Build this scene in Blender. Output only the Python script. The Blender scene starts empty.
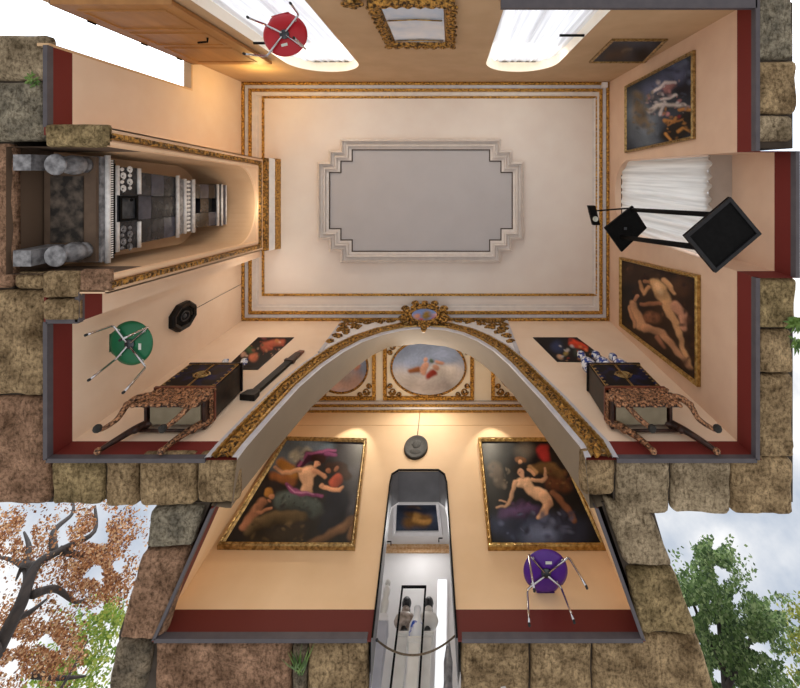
import bpy, bmesh, math, random
import numpy as np
from mathutils import Vector, noise
from mathutils.geometry import tessellate_polygon
random.seed(7)
rng = np.random.default_rng(5)
SC = bpy.context.scene
COL = SC.collection
PI = math.pi
# ------------------------------------------------------------------ camera: stands below the open floor, looks straight up
# image right = +X, image down = +Y, depth = +Z.  Floor level z = 0.
F, VX, VY, ZC = 416.0, 451.0, 172.0, 4.16
cd = bpy.data.cameras.new('camera')
cam = bpy.data.objects.new('camera', cd); COL.objects.link(cam)
cam.location = (0, 0, -ZC); cam.rotation_euler = (PI, 0, 0)
cd.sensor_width = 36; cd.lens = F / 800 * 36
cd.shift_x = 0.5 - VX / 800; cd.shift_y = (VY - 344) / 800
cd.clip_end = 300
SC.camera = cam
# ------------------------------------------------------------------ world, exposure
SC.view_settings.view_transform = 'Standard'; SC.view_settings.look = 'None'
SC.view_settings.exposure = 0.12; SC.view_settings.gamma = 1.0
try: SC.view_settings.use_curve_mapping = False
except Exception: pass
SKY_UP, SKY_BRIGHT, FILL_BELOW = 0.98, 4.0, 0.72
w = bpy.data.worlds.new('world'); SC.world = w; w.use_nodes = True
nt = w.node_tree; N = nt.nodes; L = nt.links
N.clear()
def nd(t, **k):
    n = N.new(t)
    for a, b in k.items(): setattr(n, a, b)
    return n
tc = nd('ShaderNodeTexCoord'); sep = nd('ShaderNodeSeparateXYZ'); L.new(tc.outputs['Generated'], sep.inputs[0])
cl = nd('ShaderNodeTexNoise'); cl.inputs['Scale'].default_value = 5.5; cl.inputs['Detail'].default_value = 7; cl.inputs['Roughness'].default_value = .55
L.new(tc.outputs['Generated'], cl.inputs['Vector'])
cr = nd('ShaderNodeValToRGB')
cr.color_ramp.elements[0].position = .36; cr.color_ramp.elements[0].color = (.46, .53, .64, 1)
cr.color_ramp.elements[1].position = .60; cr.color_ramp.elements[1].color = (1, 1, 1, 1)
e = cr.color_ramp.elements.new(.5); e.color = (.74, .77, .82, 1)
L.new(cl.outputs['Fac'], cr.inputs['Fac'])
# brighter towards the window side (sun behind thin cloud there)
mr = nd('ShaderNodeMapRange'); mr.inputs['From Min'].default_value = .25; mr.inputs['From Max'].default_value = -.25
mr.inputs['To Min'].default_value = SKY_UP; mr.inputs['To Max'].default_value = SKY_BRIGHT
L.new(sep.outputs['Y'], mr.inputs['Value'])
bg1 = nd('ShaderNodeBackground'); L.new(cr.outputs['Color'], bg1.inputs['Color']); L.new(mr.outputs['Result'], bg1.inputs['Strength'])
bg2 = nd('ShaderNodeBackground'); bg2.inputs['Color'].default_value = (1.0, .965, .935, 1); bg2.inputs['Strength'].default_value = FILL_BELOW  # added warm fill from below the horizon, lighting the room through the floor
gz = nd('ShaderNodeMapRange'); gz.inputs['From Min'].default_value = -.12; gz.inputs['From Max'].default_value = .05
L.new(sep.outputs['Z'], gz.inputs['Value'])
mx = nd('ShaderNodeMixShader'); L.new(gz.outputs['Result'], mx.inputs[0]); L.new(bg2.outputs[0], mx.inputs[1]); L.new(bg1.outputs[0], mx.inputs[2])
wo = nd('ShaderNodeOutputWorld'); L.new(mx.outputs[0], wo.inputs[0])

def lamp(name, kind, loc, power, col, size=.1, aim=None, spot=None, blend=.6):
    ld = bpy.data.lights.new(name, kind); ld.energy = power; ld.color = col
    if kind == 'AREA': ld.size = size
    else: ld.shadow_soft_size = size
    if spot: ld.spot_size = math.radians(spot); ld.spot_blend = blend
    o = bpy.data.objects.new(name, ld); COL.objects.link(o); o.location = loc
    if aim is not None:
        o.rotation_euler = (Vector(aim) - Vector(loc)).to_track_quat('-Z', 'Y').to_euler()
    return o
YT_ = -1.74
WARM = (1, .87, .66); SOFT = (1, .91, .78)
lamp('light_window_corner', 'POINT', (-3.2, -1.42, 2.75), 14, (1, .66, .22), .1)
lamp('light_left_wall', 'POINT', (-3.2, 1.9, 3.2), 7, (1, .9, .76), .1)
for x_ in (-2.06, 1.14): lamp('light_window_fill', 'AREA', (x_, YT_ - .09, 1.9), 20, (1, .92, .78), .85, (x_ * .6, 1.2, 4.6))  # unseen area lights added inside the recesses to strengthen the window light
lamp('light_niche_fill', 'POINT', (-3.25, .62, 3.0), 5, (1, .86, .66), .1)  # added point light without a fixture, brightens the niche arch
lamp('light_alcove_ceiling', 'AREA', (-.5, 3.9, 4.05), 26, SOFT, .9, (-.5, 4.1, 0))
lamp('light_alcove_spot', 'SPOT', (-1.75, 4.1, 4.05), 70, WARM, .03, (-1.72, 4.72, 2.6), 44, .5)
lamp('light_alcove_spot', 'SPOT', (.75, 4.1, 4.05), 60, WARM, .03, (.72, 4.72, 2.6), 44, .5)
lamp('light_alcove_side', 'SPOT', (-1.9, 3.6, 3.3), 45, (1, .86, .6), .05, (-2.75, 4.2, .7), 70, .8)
lamp('light_fresco_up', 'POINT', (-.5, 3.75, 2.9), 9, SOFT, .1)
lamp('light_next_room', 'AREA', (-.45, 5.55, 2.5), 5, (1, .98, .96), .5, (-.45, 5.6, 0))

# ------------------------------------------------------------------ helpers
def S(z): return F / (ZC + z)
def on_floor(px, py, z=0.0):
    s = S(z); return Vector(((px - VX) / s, (py - VY) / s, z))
class Wall:
    """a plane of the room with its own 2-D coordinates (u, v) and a distance d into the room"""
    def __init__(self, axis, val, sign): self.axis, self.val, self.sign = axis, val, sign
    def p(self, u, v, d=0.0):
        if self.axis == 'x': return Vector((self.val + self.sign * d, u, v))
        if self.axis == 'y': return Vector((u, self.val + self.sign * d, v))
        return Vector((u, v, self.val + self.sign * d))
    def uv(self, px, py):
        if self.axis == 'x':
            s = (px - VX) / self.val; return ((py - VY) / s, F / s - ZC)
        if self.axis == 'y':
            s = (py - VY) / self.val; return ((px - VX) / s, F / s - ZC)
        s = F / (ZC + self.val); return ((px - VX) / s, (py - VY) / s)
XL, XR, YT, YB, H = -4.05, 3.06, -1.74, 2.88, 3.965
YB2, YA, HA = 3.36, 4.68, 4.15
WL, WR, WT, WB = Wall('x', XL, 1), Wall('x', XR, -1), Wall('y', YT, 1), Wall('y', YB, -1)
WA = Wall('y', YA, -1); CE = Wall('z', H, -1); CA = Wall('z', HA, -1)

class MB:
    def __init__(self): self.v = []; self.f = []; self.mi = []; self.sm = []; self.cur = 0; self.smooth = False
    def V(self, p): self.v.append(tuple(p)); return len(self.v) - 1
    def Fc(self, *idx): self.f.append(tuple(idx)); self.mi.append(self.cur); self.sm.append(self.smooth)
    def quad(self, a, b, c, d): self.Fc(*[self.V(p) for p in (a, b, c, d)])
    def poly(self, pts): self.Fc(*[self.V(p) for p in pts])
    def hexa(self, lo, hi):
        a = [self.V(p) for p in lo]; b = [self.V(p) for p in hi]; n = len(a)
        self.Fc(*a[::-1]); self.Fc(*b)
        for i in range(n): self.Fc(a[i], a[(i + 1) % n], b[(i + 1) % n], b[i])
        return self
    def box(self, x0, x1, y0, y1, z0, z1):
        lo = [(x0, y0, z0), (x1, y0, z0), (x1, y1, z0), (x0, y1, z0)]
        return self.hexa(lo, [(x, y, z1) for x, y, _ in lo])
    def tube(self, pts, r, n=8, cap=True):
        pts = [Vector(p) for p in pts]; rs = r if isinstance(r, (list, tuple)) else [r] * len(pts)
        rings = []; prev = None
        sm = self.smooth; self.smooth = True
        for i, p in enumerate(pts):
            t = (pts[min(i + 1, len(pts) - 1)] - pts[max(i - 1, 0)])
            if t.length < 1e-9: t = Vector((0, 0, 1))
            t.normalize()
            if prev is None:
                a = Vector((0, 0, 1)) if abs(t.z) < .9 else Vector((1, 0, 0))
                u = t.cross(a).normalized()
            else:
                u = (prev - t * prev.dot(t)).normalized()
            prev = u; b = t.cross(u)
            rings.append([self.V(p + (u * math.cos(2 * PI * k / n) + b * math.sin(2 * PI * k / n)) * rs[i]) for k in range(n)])
        for a, b in zip(rings, rings[1:]):
            for k in range(n): self.Fc(a[k], a[(k + 1) % n], b[(k + 1) % n], b[k])
        if cap: self.Fc(*rings[0][::-1]); self.Fc(*rings[-1])
        self.smooth = sm; return self
    def lathe(self, prof, c, n=20, axis='z'):
        c = Vector(c); rings = []; sm = self.smooth; self.smooth = True
        for r, h in prof:
            rg = []
            for k in range(n):
                a = 2 * PI * k / n
                o = Vector((r * math.cos(a), r * math.sin(a), h))
                if axis == 'x': o = Vector((h, r * math.cos(a), r * math.sin(a)))
                if axis == 'y': o = Vector((r * math.cos(a), h, r * math.sin(a)))
                rg.append(self.V(c + o))
            rings.append(rg)
        for a, b in zip(rings, rings[1:]):
            for k in range(n): self.Fc(a[k], a[(k + 1) % n], b[(k + 1) % n], b[k])
        self.Fc(*rings[0][::-1]); self.Fc(*rings[-1]); self.smooth = sm; return self
    def ball(self, c, rx, ry=None, rz=None, n=12, m=8):
        ry = ry or rx; rz = rz or rx; c = Vector(c); rows = []; sm = self.smooth; self.smooth = True
        for i in range(m + 1):
            th = PI * i / m
            rows.append([self.V(c + Vector((rx * math.sin(th) * math.cos(2 * PI * k / n), ry * math.sin(th) * math.sin(2 * PI * k / n), rz * math.cos(th)))) for k in range(n)])
        for a, b in zip(rows, rows[1:]):
            for k in range(n): self.Fc(a[k], a[(k + 1) % n], b[(k + 1) % n], b[k])
        self.smooth = sm; return self
    def ring(self, poly, offs, to3, closed=True, step=.05, mod=None):
        """sweep a profile [(offset, height)] round a polygon; mod(s, k) adds carved relief"""
        poly = [Vector(q) for q in poly]; n = len(poly)
        def off(d):
            out = []
            for i in range(n):
                if closed or 0 < i < n - 1:
                    a = (poly[i] - poly[i - 1]).normalized(); b = (poly[(i + 1) % n] - poly[i]).normalized()
                    na = Vector((-a.y, a.x)); nb = Vector((-b.y, b.x)); m = (na + nb)
                    m = m / max(1e-6, m.dot(na)) if m.length > 1e-6 else na
                    out.append(poly[i] + m * d)
                else:
                    a = (poly[1] - poly[0]) if i == 0 else (poly[-1] - poly[-2]); a.normalize()
                    out.append(poly[i] + Vector((-a.y, a.x)) * d)
            return out
        loops = [off(o) for o, h in offs]; ne = n if closed else n - 1
        s = 0.0
        for e in range(ne):
            ln = (poly[(e + 1) % n] - poly[e]).length; m = max(1, int(ln / step))
            rows = []
            for j in range(m + 1):
                t = j / m; row = []
                for k, (o, h) in enumerate(offs):
                    q = loops[k][e].lerp(loops[k][(e + 1) % n], t)
                    hh = h + (mod(s + ln * t, k) if mod else 0)
                    row.append(self.V(to3(q.x, q.y, hh)))
                rows.append(row)
            for a, b in zip(rows, rows[1:]):
                for k in range(len(offs) - 1): self.Fc(a[k], b[k], b[k + 1], a[k + 1])
            s += ln
        return self
    def slab(self, loops, to3, d0, d1):
        """polygon with holes, extruded from depth d0 to d1 (front face at d0)"""
        pts = [[Vector((q[0], q[1], 0)) for q in lp] for lp in loops]; flat = [q for lp in pts for q in lp]
        tris = tessellate_polygon(pts)
        A = [self.V(to3(q.x, q.y, d0)) for q in flat]; B = [self.V(to3(q.x, q.y, d1)) for q in flat]
        for t in tris: self.Fc(*[A[i] for i in t]); self.Fc(*[B[i] for i in reversed(t)])
        k = 0
        for lp in pts:
            m = len(lp)
            for i in range(m): self.Fc(A[k + i], A[k + (i + 1) % m], B[k + (i + 1) % m], B[k + i])
            k += m
        return self
    def build(self, name, mats, parent=None, base=None, recalc=True, colors=None):
        if not isinstance(mats, (list, tuple)): mats = [mats]
        off = Vector((0, 0, 0)); p = parent
        while p is not None: off += p.location; p = p.parent
        if parent is None:
            if base is None:
                a = np.array(self.v); lo, hi = a.min(0), a.max(0); base = Vector(((lo[0] + hi[0]) / 2, (lo[1] + hi[1]) / 2, lo[2]))
            off = Vector(base)
        me = bpy.data.meshes.new(name)
        me.from_pydata([(x - off.x, y - off.y, z - off.z) for x, y, z in self.v], [], self.f)
        for m in mats: me.materials.append(m)
        me.polygons.foreach_set('material_index', self.mi)
        me.polygons.foreach_set('use_smooth', self.sm)
        if colors is not None:
            ca = me.color_attributes.new('Col', 'FLOAT_COLOR', 'POINT')
            ca.data.foreach_set('color', np.concatenate([np.asarray(colors, dtype=np.float32), np.ones((len(self.v), 1), np.float32)], 1).ravel())
        me.validate()
        if recalc:
            bm = bmesh.new(); bm.from_mesh(me); bmesh.ops.recalc_face_normals(bm, faces=bm.faces); bm.to_mesh(me); bm.free()
        me.update()
        o = bpy.data.objects.new(name, me); COL.objects.link(o)
        if parent is None: o.location = off
        else: o.parent = parent
        return o
def tag(o, label, cat, group=None, kind=None):
    o['label'] = label; o['category'] = cat
    if group: o['group'] = group
    if kind: o['kind'] = kind
    return o
def thing(name, label, cat, loc, group=None):
    o = bpy.data.objects.new(name, None); COL.objects.link(o); o.location = loc; o.empty_display_size = .1
    return tag(o, label, cat, group)
def struct(o): o['kind'] = 'structure'; return o
def sroot(name, loc=(0, 0, 0)):
    o = bpy.data.objects.new(name, None); COL.objects.link(o); o.location = loc; o['kind'] = 'structure'; return o

# ------------------------------------------------------------------ materials
def lin(c): return tuple(((x / 255) / 12.92 if x / 255 <= .04045 else ((x / 255 + .055) / 1.055) ** 2.4) for x in c)
MATS = {}
def mat(name, c1, c2=None, scale=6, rough=.6, metal=0.0, bump=0.0, bscale=None, detail=6, dado_or_shade=None, spec=.5, lo=.35, hi=.65, tex='noise', stretch=None):
    m = bpy.data.materials.new(name); m.use_nodes = True; t = m.node_tree; b = t.nodes['Principled BSDF']
    b.inputs['Roughness'].default_value = rough; b.inputs['Metallic'].default_value = metal; b.inputs['Specular IOR Level'].default_value = spec
    geo = t.nodes.new('ShaderNodeNewGeometry'); tco = t.nodes.new('ShaderNodeTexCoord'); src = tco.outputs['Object']
    if stretch:
        mp = t.nodes.new('ShaderNodeMapping'); mp.inputs['Scale'].default_value = stretch; t.links.new(src, mp.inputs[0]); src = mp.outputs[0]
    c1 = lin(c1); c2 = lin(c2) if c2 else c1
    nz = t.nodes.new('ShaderNodeTexNoise'); nz.inputs['Scale'].default_value = scale; nz.inputs['Detail'].default_value = detail; t.links.new(src, nz.inputs['Vector'])
    fac = nz.outputs['Fac']
    if tex == 'voronoi':
        vo = t.nodes.new('ShaderNodeTexVoronoi'); vo.inputs['Scale'].default_value = scale; t.links.new(src, vo.inputs['Vector']); fac = vo.outputs['Distance']
    r = t.nodes.new('ShaderNodeValToRGB'); r.color_ramp.elements[0].position = lo; r.color_ramp.elements[1].position = hi
    r.color_ramp.elements[0].color = (*c1, 1); r.color_ramp.elements[1].color = (*c2, 1)
    t.links.new(fac, r.inputs['Fac']); colr = r.outputs['Color']
    if dado_or_shade:      # red painted band along the wall foot; brown stand-in for shade in the niche
        sp = t.nodes.new('ShaderNodeSeparateXYZ'); t.links.new(geo.outputs['Position'], sp.inputs[0])
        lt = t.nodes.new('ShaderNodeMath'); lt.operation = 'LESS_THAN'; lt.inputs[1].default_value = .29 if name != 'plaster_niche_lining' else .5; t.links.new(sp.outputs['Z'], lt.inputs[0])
        mxn = t.nodes.new('ShaderNodeMix'); mxn.data_type = 'RGBA'; t.links.new(lt.outputs[0], mxn.inputs['Factor'])
        t.links.new(colr, mxn.inputs[6]); mxn.inputs[7].default_value = (*lin(dado_or_shade), 1); colr = mxn.outputs[2]
    t.links.new(colr, b.inputs['Base Color'])
    if bump:
        n2 = t.nodes.new('ShaderNodeTexNoise'); n2.inputs['Scale'].default_value = bscale or scale * 3; n2.inputs['Detail'].default_value = 8; t.links.new(src, n2.inputs['Vector'])
        bp = t.nodes.new('ShaderNodeBump'); bp.inputs['Strength'].default_value = bump; bp.inputs['Distance'].default_value = .02
        t.links.new(n2.outputs['Fac'], bp.inputs['Height']); t.links.new(bp.outputs[0], b.inputs['Normal'])
    MATS[name] = m; return m
def vcol(name, rough=.5, trans=0.0, spec=.3):
    m = bpy.data.materials.new(name); m.use_nodes = True; t = m.node_tree; b = t.nodes['Principled BSDF']
    a = t.nodes.new('ShaderNodeAttribute'); a.attribute_name = 'Col'; t.links.new(a.outputs['Color'], b.inputs['Base Color'])
    b.inputs['Roughness'].default_value = rough; b.inputs['Specular IOR Level'].default_value = spec
    if trans:
        tr = t.nodes.new('ShaderNodeBsdfTranslucent'); t.links.new(a.outputs['Color'], tr.inputs['Color'])
        mxs = t.nodes.new('ShaderNodeMixShader'); mxs.inputs[0].default_value = trans
        t.links.new(b.outputs[0], mxs.inputs[1]); t.links.new(tr.outputs[0], mxs.inputs[2])
        t.links.new(mxs.outputs[0], t.nodes['Material Output'].inputs['Surface'])
    return m
RED = (112, 28, 20)
m_wall = mat('plaster_peach', (240, 214, 188), (244, 220, 196), 3, .75, bump=.04, bscale=60, dado_or_shade=RED)
m_wallr = mat('plaster_rose', (218, 184, 158), (224, 192, 166), 3, .75, bump=.04, bscale=60, dado_or_shade=RED)
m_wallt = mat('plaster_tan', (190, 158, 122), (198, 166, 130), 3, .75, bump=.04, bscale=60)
m_walla = mat('plaster_apricot', (234, 199, 156), (240, 206, 165), 2, .7, bump=.03, bscale=60, dado_or_shade=(98, 24, 15))
m_niche = mat('plaster_niche', (236, 200, 164), (240, 206, 172), 3, .75, bump=.04, bscale=50)
m_nichel = mat('plaster_niche_lining', (214, 178, 142), (220, 186, 150), 3, .75, bump=.04, bscale=50, dado_or_shade=(98, 78, 62))  # brown foot is the deep niche's shade put into the colour
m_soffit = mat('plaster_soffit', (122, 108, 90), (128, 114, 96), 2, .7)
m_ceil = mat('ceiling_paint', (226, 214, 206), (230, 220, 212), 2, .75)
m_panel = mat('ceiling_panel_paint', (180, 176, 178), (184, 180, 182), 2, .7)
m_mould = mat('stucco_molding', (212, 204, 200), (222, 214, 208), 8, .6)
m_groove = mat('stucco_groove', (70, 56, 46), None, 8, .7)
m_white = mat('white_paint', (226, 224, 226), (236, 234, 236), 8, .5)
m_greytrim = mat('blue_grey_paint', (190, 190, 200), (202, 202, 210), 8, .5)
m_wroom = mat('white_room_plaster', (226, 224, 224), (232, 230, 230), 3, .6)
m_base = mat('baseboard_grey', (74, 70, 76), (84, 79, 84), 8, .55)
m_gold = mat('gilt', (108, 72, 26), (222, 172, 82), 34, .36, .6, bump=.6, bscale=70, lo=.38, hi=.6)
m_goldd = mat('gilt_dark', (62, 42, 18), (206, 154, 74), 30, .42, .5, bump=.7, bscale=60, lo=.4, hi=.64)
m_goldp = mat('gilt_plain', (140, 106, 52), (200, 164, 96), 20, .32, .7)
m_goldf = mat('gilt_frame', (116, 92, 54), (186, 156, 102), 24, .35, .7, bump=.2)
m_bronze = mat('bronze', (20, 19, 17), (40, 36, 30), 22, .7, 0, bump=.3)
m_black = mat('black_metal', (12, 12, 13), (18, 18, 19), 20, .7, 0, spec=.1)
m_rim = mat('black_rim', (24, 24, 27), (34, 34, 38), 20, .55, 0, spec=.3)
m_blackw = mat('black_wood', (11, 10, 10), (24, 21, 20), 20, .5, spec=.25)
m_chrome = mat('chrome', (200, 200, 204), None, 5, .16, 1.0)
m_steel = mat('steel_dark', (56, 60, 66), (84, 88, 94), 12, .4, .6)
m_plum = mat('sill_grey', (176, 162, 150), (184, 170, 158), 5, .7)
m_lining = mat('door_lining_grey', (104, 104, 108), (116, 116, 120), 4, .45)
m_rubber = mat('rubber', (18, 18, 18), None, 5, .7)
m_wood = mat('wood_ochre', (150, 100, 48), (172, 120, 62), 5, .5, stretch=(1, 1, .2))
m_woodd = mat('wood_dark_edge', (88, 60, 38), (110, 78, 52), 5, .6, stretch=(1, 1, .2))
m_woodl = mat('wood_light', (214, 176, 132), (224, 188, 146), 5, .5)
m_dwood = mat('wood_carved_dark', (34, 20, 16), (70, 42, 32), 18, .45, bump=.3)
m_copper = mat('gilt_bronze_copper', (52, 32, 23), (200, 148, 110), 44, .4, .5, bump=.6, bscale=60, lo=.38, hi=.64)
m_lacq = mat('lacquer_black_blue', (7, 8, 13), (24, 40, 96), 6, .38, lo=.5, hi=.72, spec=.15)  # blue-black lacquer; its blue patches are reflections put into the colour
m_lacqs = mat('lacquer_brown_black', (14, 10, 9), (48, 30, 20), 16, .45, lo=.45, hi=.75)
m_cloth = mat('pale_lining', (150, 140, 116), (166, 154, 130), 8, .8)
m_redwood = mat('tortoiseshell_red', (92, 40, 26), (128, 62, 42), 14, .35)
m_tile = mat('stove_tile_black', (16, 16, 18), (64, 62, 66), 5, .24, bump=.15, bscale=14, lo=.35, hi=.75)
m_tileb = mat('stove_tile_blue', (40, 42, 54), (84, 86, 102), 6, .3, lo=.3, hi=.7)
m_tilew = mat('stove_silver_glaze', (226, 226, 226), (250, 250, 250), 18, .35, bump=.25, bscale=40)
m_tileg = mat('stove_grey_glaze', (84, 84, 88), (150, 150, 154), 14, .35, bump=.3, bscale=30)
m_hole = mat('stove_opening_black', (6, 6, 7), None, 5, .8)
m_soot = mat('sooty_stone', (36, 32, 29), (104, 92, 82), 9, .85, bump=.6, bscale=20, lo=.4, hi=.68)
m_hearth = mat('hearth_brown', (92, 74, 60), (108, 88, 72), 5, .8)
m_green = mat('green_lacquer', (6, 96, 60), (10, 108, 68), 5, .35)
m_purple = mat('purple_lacquer', (74, 24, 128), (82, 30, 138), 5, .35)
m_redp = mat('red_lacquer', (172, 14, 32), (182, 18, 38), 5, .35)
m_stick = mat('paper_sticker', (210, 214, 206), None, 5, .6)
m_marble = mat('white_marble', (222, 220, 214), (236, 234, 230), 6, .4)
m_bmarble = mat('veined_marble', (120, 104, 92), (196, 180, 168), 16, .35)
m_hair = mat('dark_patina', (24, 24, 26), (48, 48, 52), 20, .4)
m_blueporc = mat('blue_white_porcelain', (34, 66, 150), (226, 232, 242), 17, .15, lo=.44, hi=.52)
m_bluepat = mat('blue_spotted_glaze', (40, 80, 190), (236, 240, 246), 9, .2, lo=.36, hi=.42)
m_rope = mat('rope_brown', (92, 78, 62), (116, 100, 80), 40, .8)
m_leaf = vcol('leaf', .6, .45)
m_grass = mat('grass_green', (52, 88, 30), (110, 140, 60), 12, .6)
m_bark = mat('bark', (26, 20, 17), (52, 42, 36), 6, .85, bump=.7, bscale=20, stretch=(1, 1, .3))
m_paint = vcol('oil_paint', .45, 0, .12)
m_fresco = vcol('fresco_paint', .8, 0, .1)
m_core = mat('mortar_core', (58, 50, 42), (78, 68, 58), 6, .9)
ROCK = {}
for k, (a, b, sc) in dict(tan=((112, 92, 66), (206, 180, 142), 5), grey=((108, 104, 94), (176, 168, 150), 9), red=((122, 94, 74), (196, 158, 132), 6),
                          moss=((112, 98, 68), (196, 174, 132), 8), dark=((92, 86, 76), (166, 152, 132), 7), pale=((128, 114, 92), (208, 190, 162), 4)).items():
    m = bpy.data.materials.new('rock_' + k); m.use_nodes = True; t = m.node_tree; bs_ = t.nodes['Principled BSDF']; bs_.inputs['Roughness'].default_value = .92; bs_.inputs['Specular IOR Level'].default_value = .15
    tco = t.nodes.new('ShaderNodeTexCoord'); geo = t.nodes.new('ShaderNodeNewGeometry'); src = geo.outputs['Position']
    def nz_(scale, det, rough, vec=src):
        q = t.nodes.new('ShaderNodeTexNoise'); q.inputs['Scale'].default_value = scale; q.inputs['Detail'].default_value = det; q.inputs['Roughness'].default_value = rough; t.links.new(vec, q.inputs['Vector']); return q.outputs['Fac']
    def rp_(f, p0, c0, p1, c1):
        q = t.nodes.new('ShaderNodeValToRGB'); q.color_ramp.elements[0].position = p0; q.color_ramp.elements[0].color = (*c0, 1); q.color_ramp.elements[1].position = p1; q.color_ramp.elements[1].color = (*c1, 1); t.links.new(f, q.inputs['Fac']); return q.outputs['Color']
    def mul_(x_, y_):
        q = t.nodes.new('ShaderNodeMix'); q.data_type = 'RGBA'; q.blend_type = 'MULTIPLY'; q.inputs['Factor'].default_value = 1; t.links.new(x_, q.inputs[6]); t.links.new(y_, q.inputs[7]); return q.outputs[2]
    mp = t.nodes.new('ShaderNodeMapping'); mp.inputs['Rotation'].default_value = (0, 0, .7 + sc); mp.inputs['Scale'].default_value = (1, .38, 1); t.links.new(src, mp.inputs[0])
    chis = nz_(34, 5, .6, mp.outputs[0]); fine = nz_(26, 12, .72); coarse = nz_(sc * .7, 6, .6)
    c_ = rp_(coarse, .32, lin(a), .66, lin(b)); c_ = mul_(c_, rp_(fine, .34, (.34, .31, .27), .56, (1.18, 1.16, 1.12))); c_ = mul_(c_, rp_(chis, .32, (.5, .47, .43), .5, (1.05, 1.05, 1.05)))
    t.links.new(c_, bs_.inputs['Base Color'])
    ad = t.nodes.new('ShaderNodeMath'); ad.operation = 'ADD'; t.links.new(chis, ad.inputs[0]); t.links.new(fine, ad.inputs[1])
    bp = t.nodes.new('ShaderNodeBump'); bp.inputs['Strength'].default_value = 1; bp.inputs['Distance'].default_value = .05; t.links.new(ad.outputs[0], bp.inputs['Height']); t.links.new(bp.outputs[0], bs_.inputs['Normal'])
    ROCK[k] = m
def fabric(name, c, trans):
    m = bpy.data.materials.new(name); m.use_nodes = True; t = m.node_tree; t.nodes.clear()
    d = t.nodes.new('ShaderNodeBsdfDiffuse'); tr = t.nodes.new('ShaderNodeBsdfTranslucent'); mxs = t.nodes.new('ShaderNodeMixShader'); o = t.nodes.new('ShaderNodeOutputMaterial')
    tco = t.nodes.new('ShaderNodeTexCoord'); mp = t.nodes.new('ShaderNodeMapping'); mp.inputs['Scale'].default_value = (7, 7, .25); nz = t.nodes.new('ShaderNodeTexNoise'); nz.inputs['Scale'].default_value = 3
    t.links.new(tco.outputs['Object'], mp.inputs[0]); t.links.new(mp.outputs[0], nz.inputs['Vector'])
    r = t.nodes.new('ShaderNodeValToRGB'); r.color_ramp.elements[0].color = (*[x * .78 for x in c], 1); r.color_ramp.elements[1].color = (*c, 1)
    r.color_ramp.elements[0].position = .35; r.color_ramp.elements[1].position = .6
    t.links.new(nz.outputs['Fac'], r.inputs['Fac']); t.links.new(r.outputs[0], d.inputs['Color']); t.links.new(r.outputs[0], tr.inputs['Color'])
    mxs.inputs[0].default_value = trans; t.links.new(d.outputs[0], mxs.inputs[1]); t.links.new(tr.outputs[0], mxs.inputs[2]); t.links.new(mxs.outputs[0], o.inputs[0]); return m
m_curtain = fabric('sheer_curtain', (.88, .88, .9), .65)
m_curtain2 = fabric('cream_curtain', (.8, .79, .76), .5)
m_glass = bpy.data.materials.new('window_glass'); m_glass.use_nodes = True
t = m_glass.node_tree; t.nodes.clear(); g_ = t.nodes.new('ShaderNodeBsdfGlossy'); g_.inputs['Roughness'].default_value = .02; tr_ = t.nodes.new('ShaderNodeBsdfTransparent')
mx_ = t.nodes.new('ShaderNodeMixShader'); mx_.inputs[0].default_value = .06; o_ = t.nodes.new('ShaderNodeOutputMaterial')
t.links.new(tr_.outputs[0], mx_.inputs[1]); t.links.new(g_.outputs[0], mx_.inputs[2]); t.links.new(mx_.outputs[0], o_.inputs[0])
m_mirror = mat('mirror_glass', (206, 222, 246), (236, 240, 248), 3.5, .08, .4)  # pale blue mottling is reflected window light put into the glass colour

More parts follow.
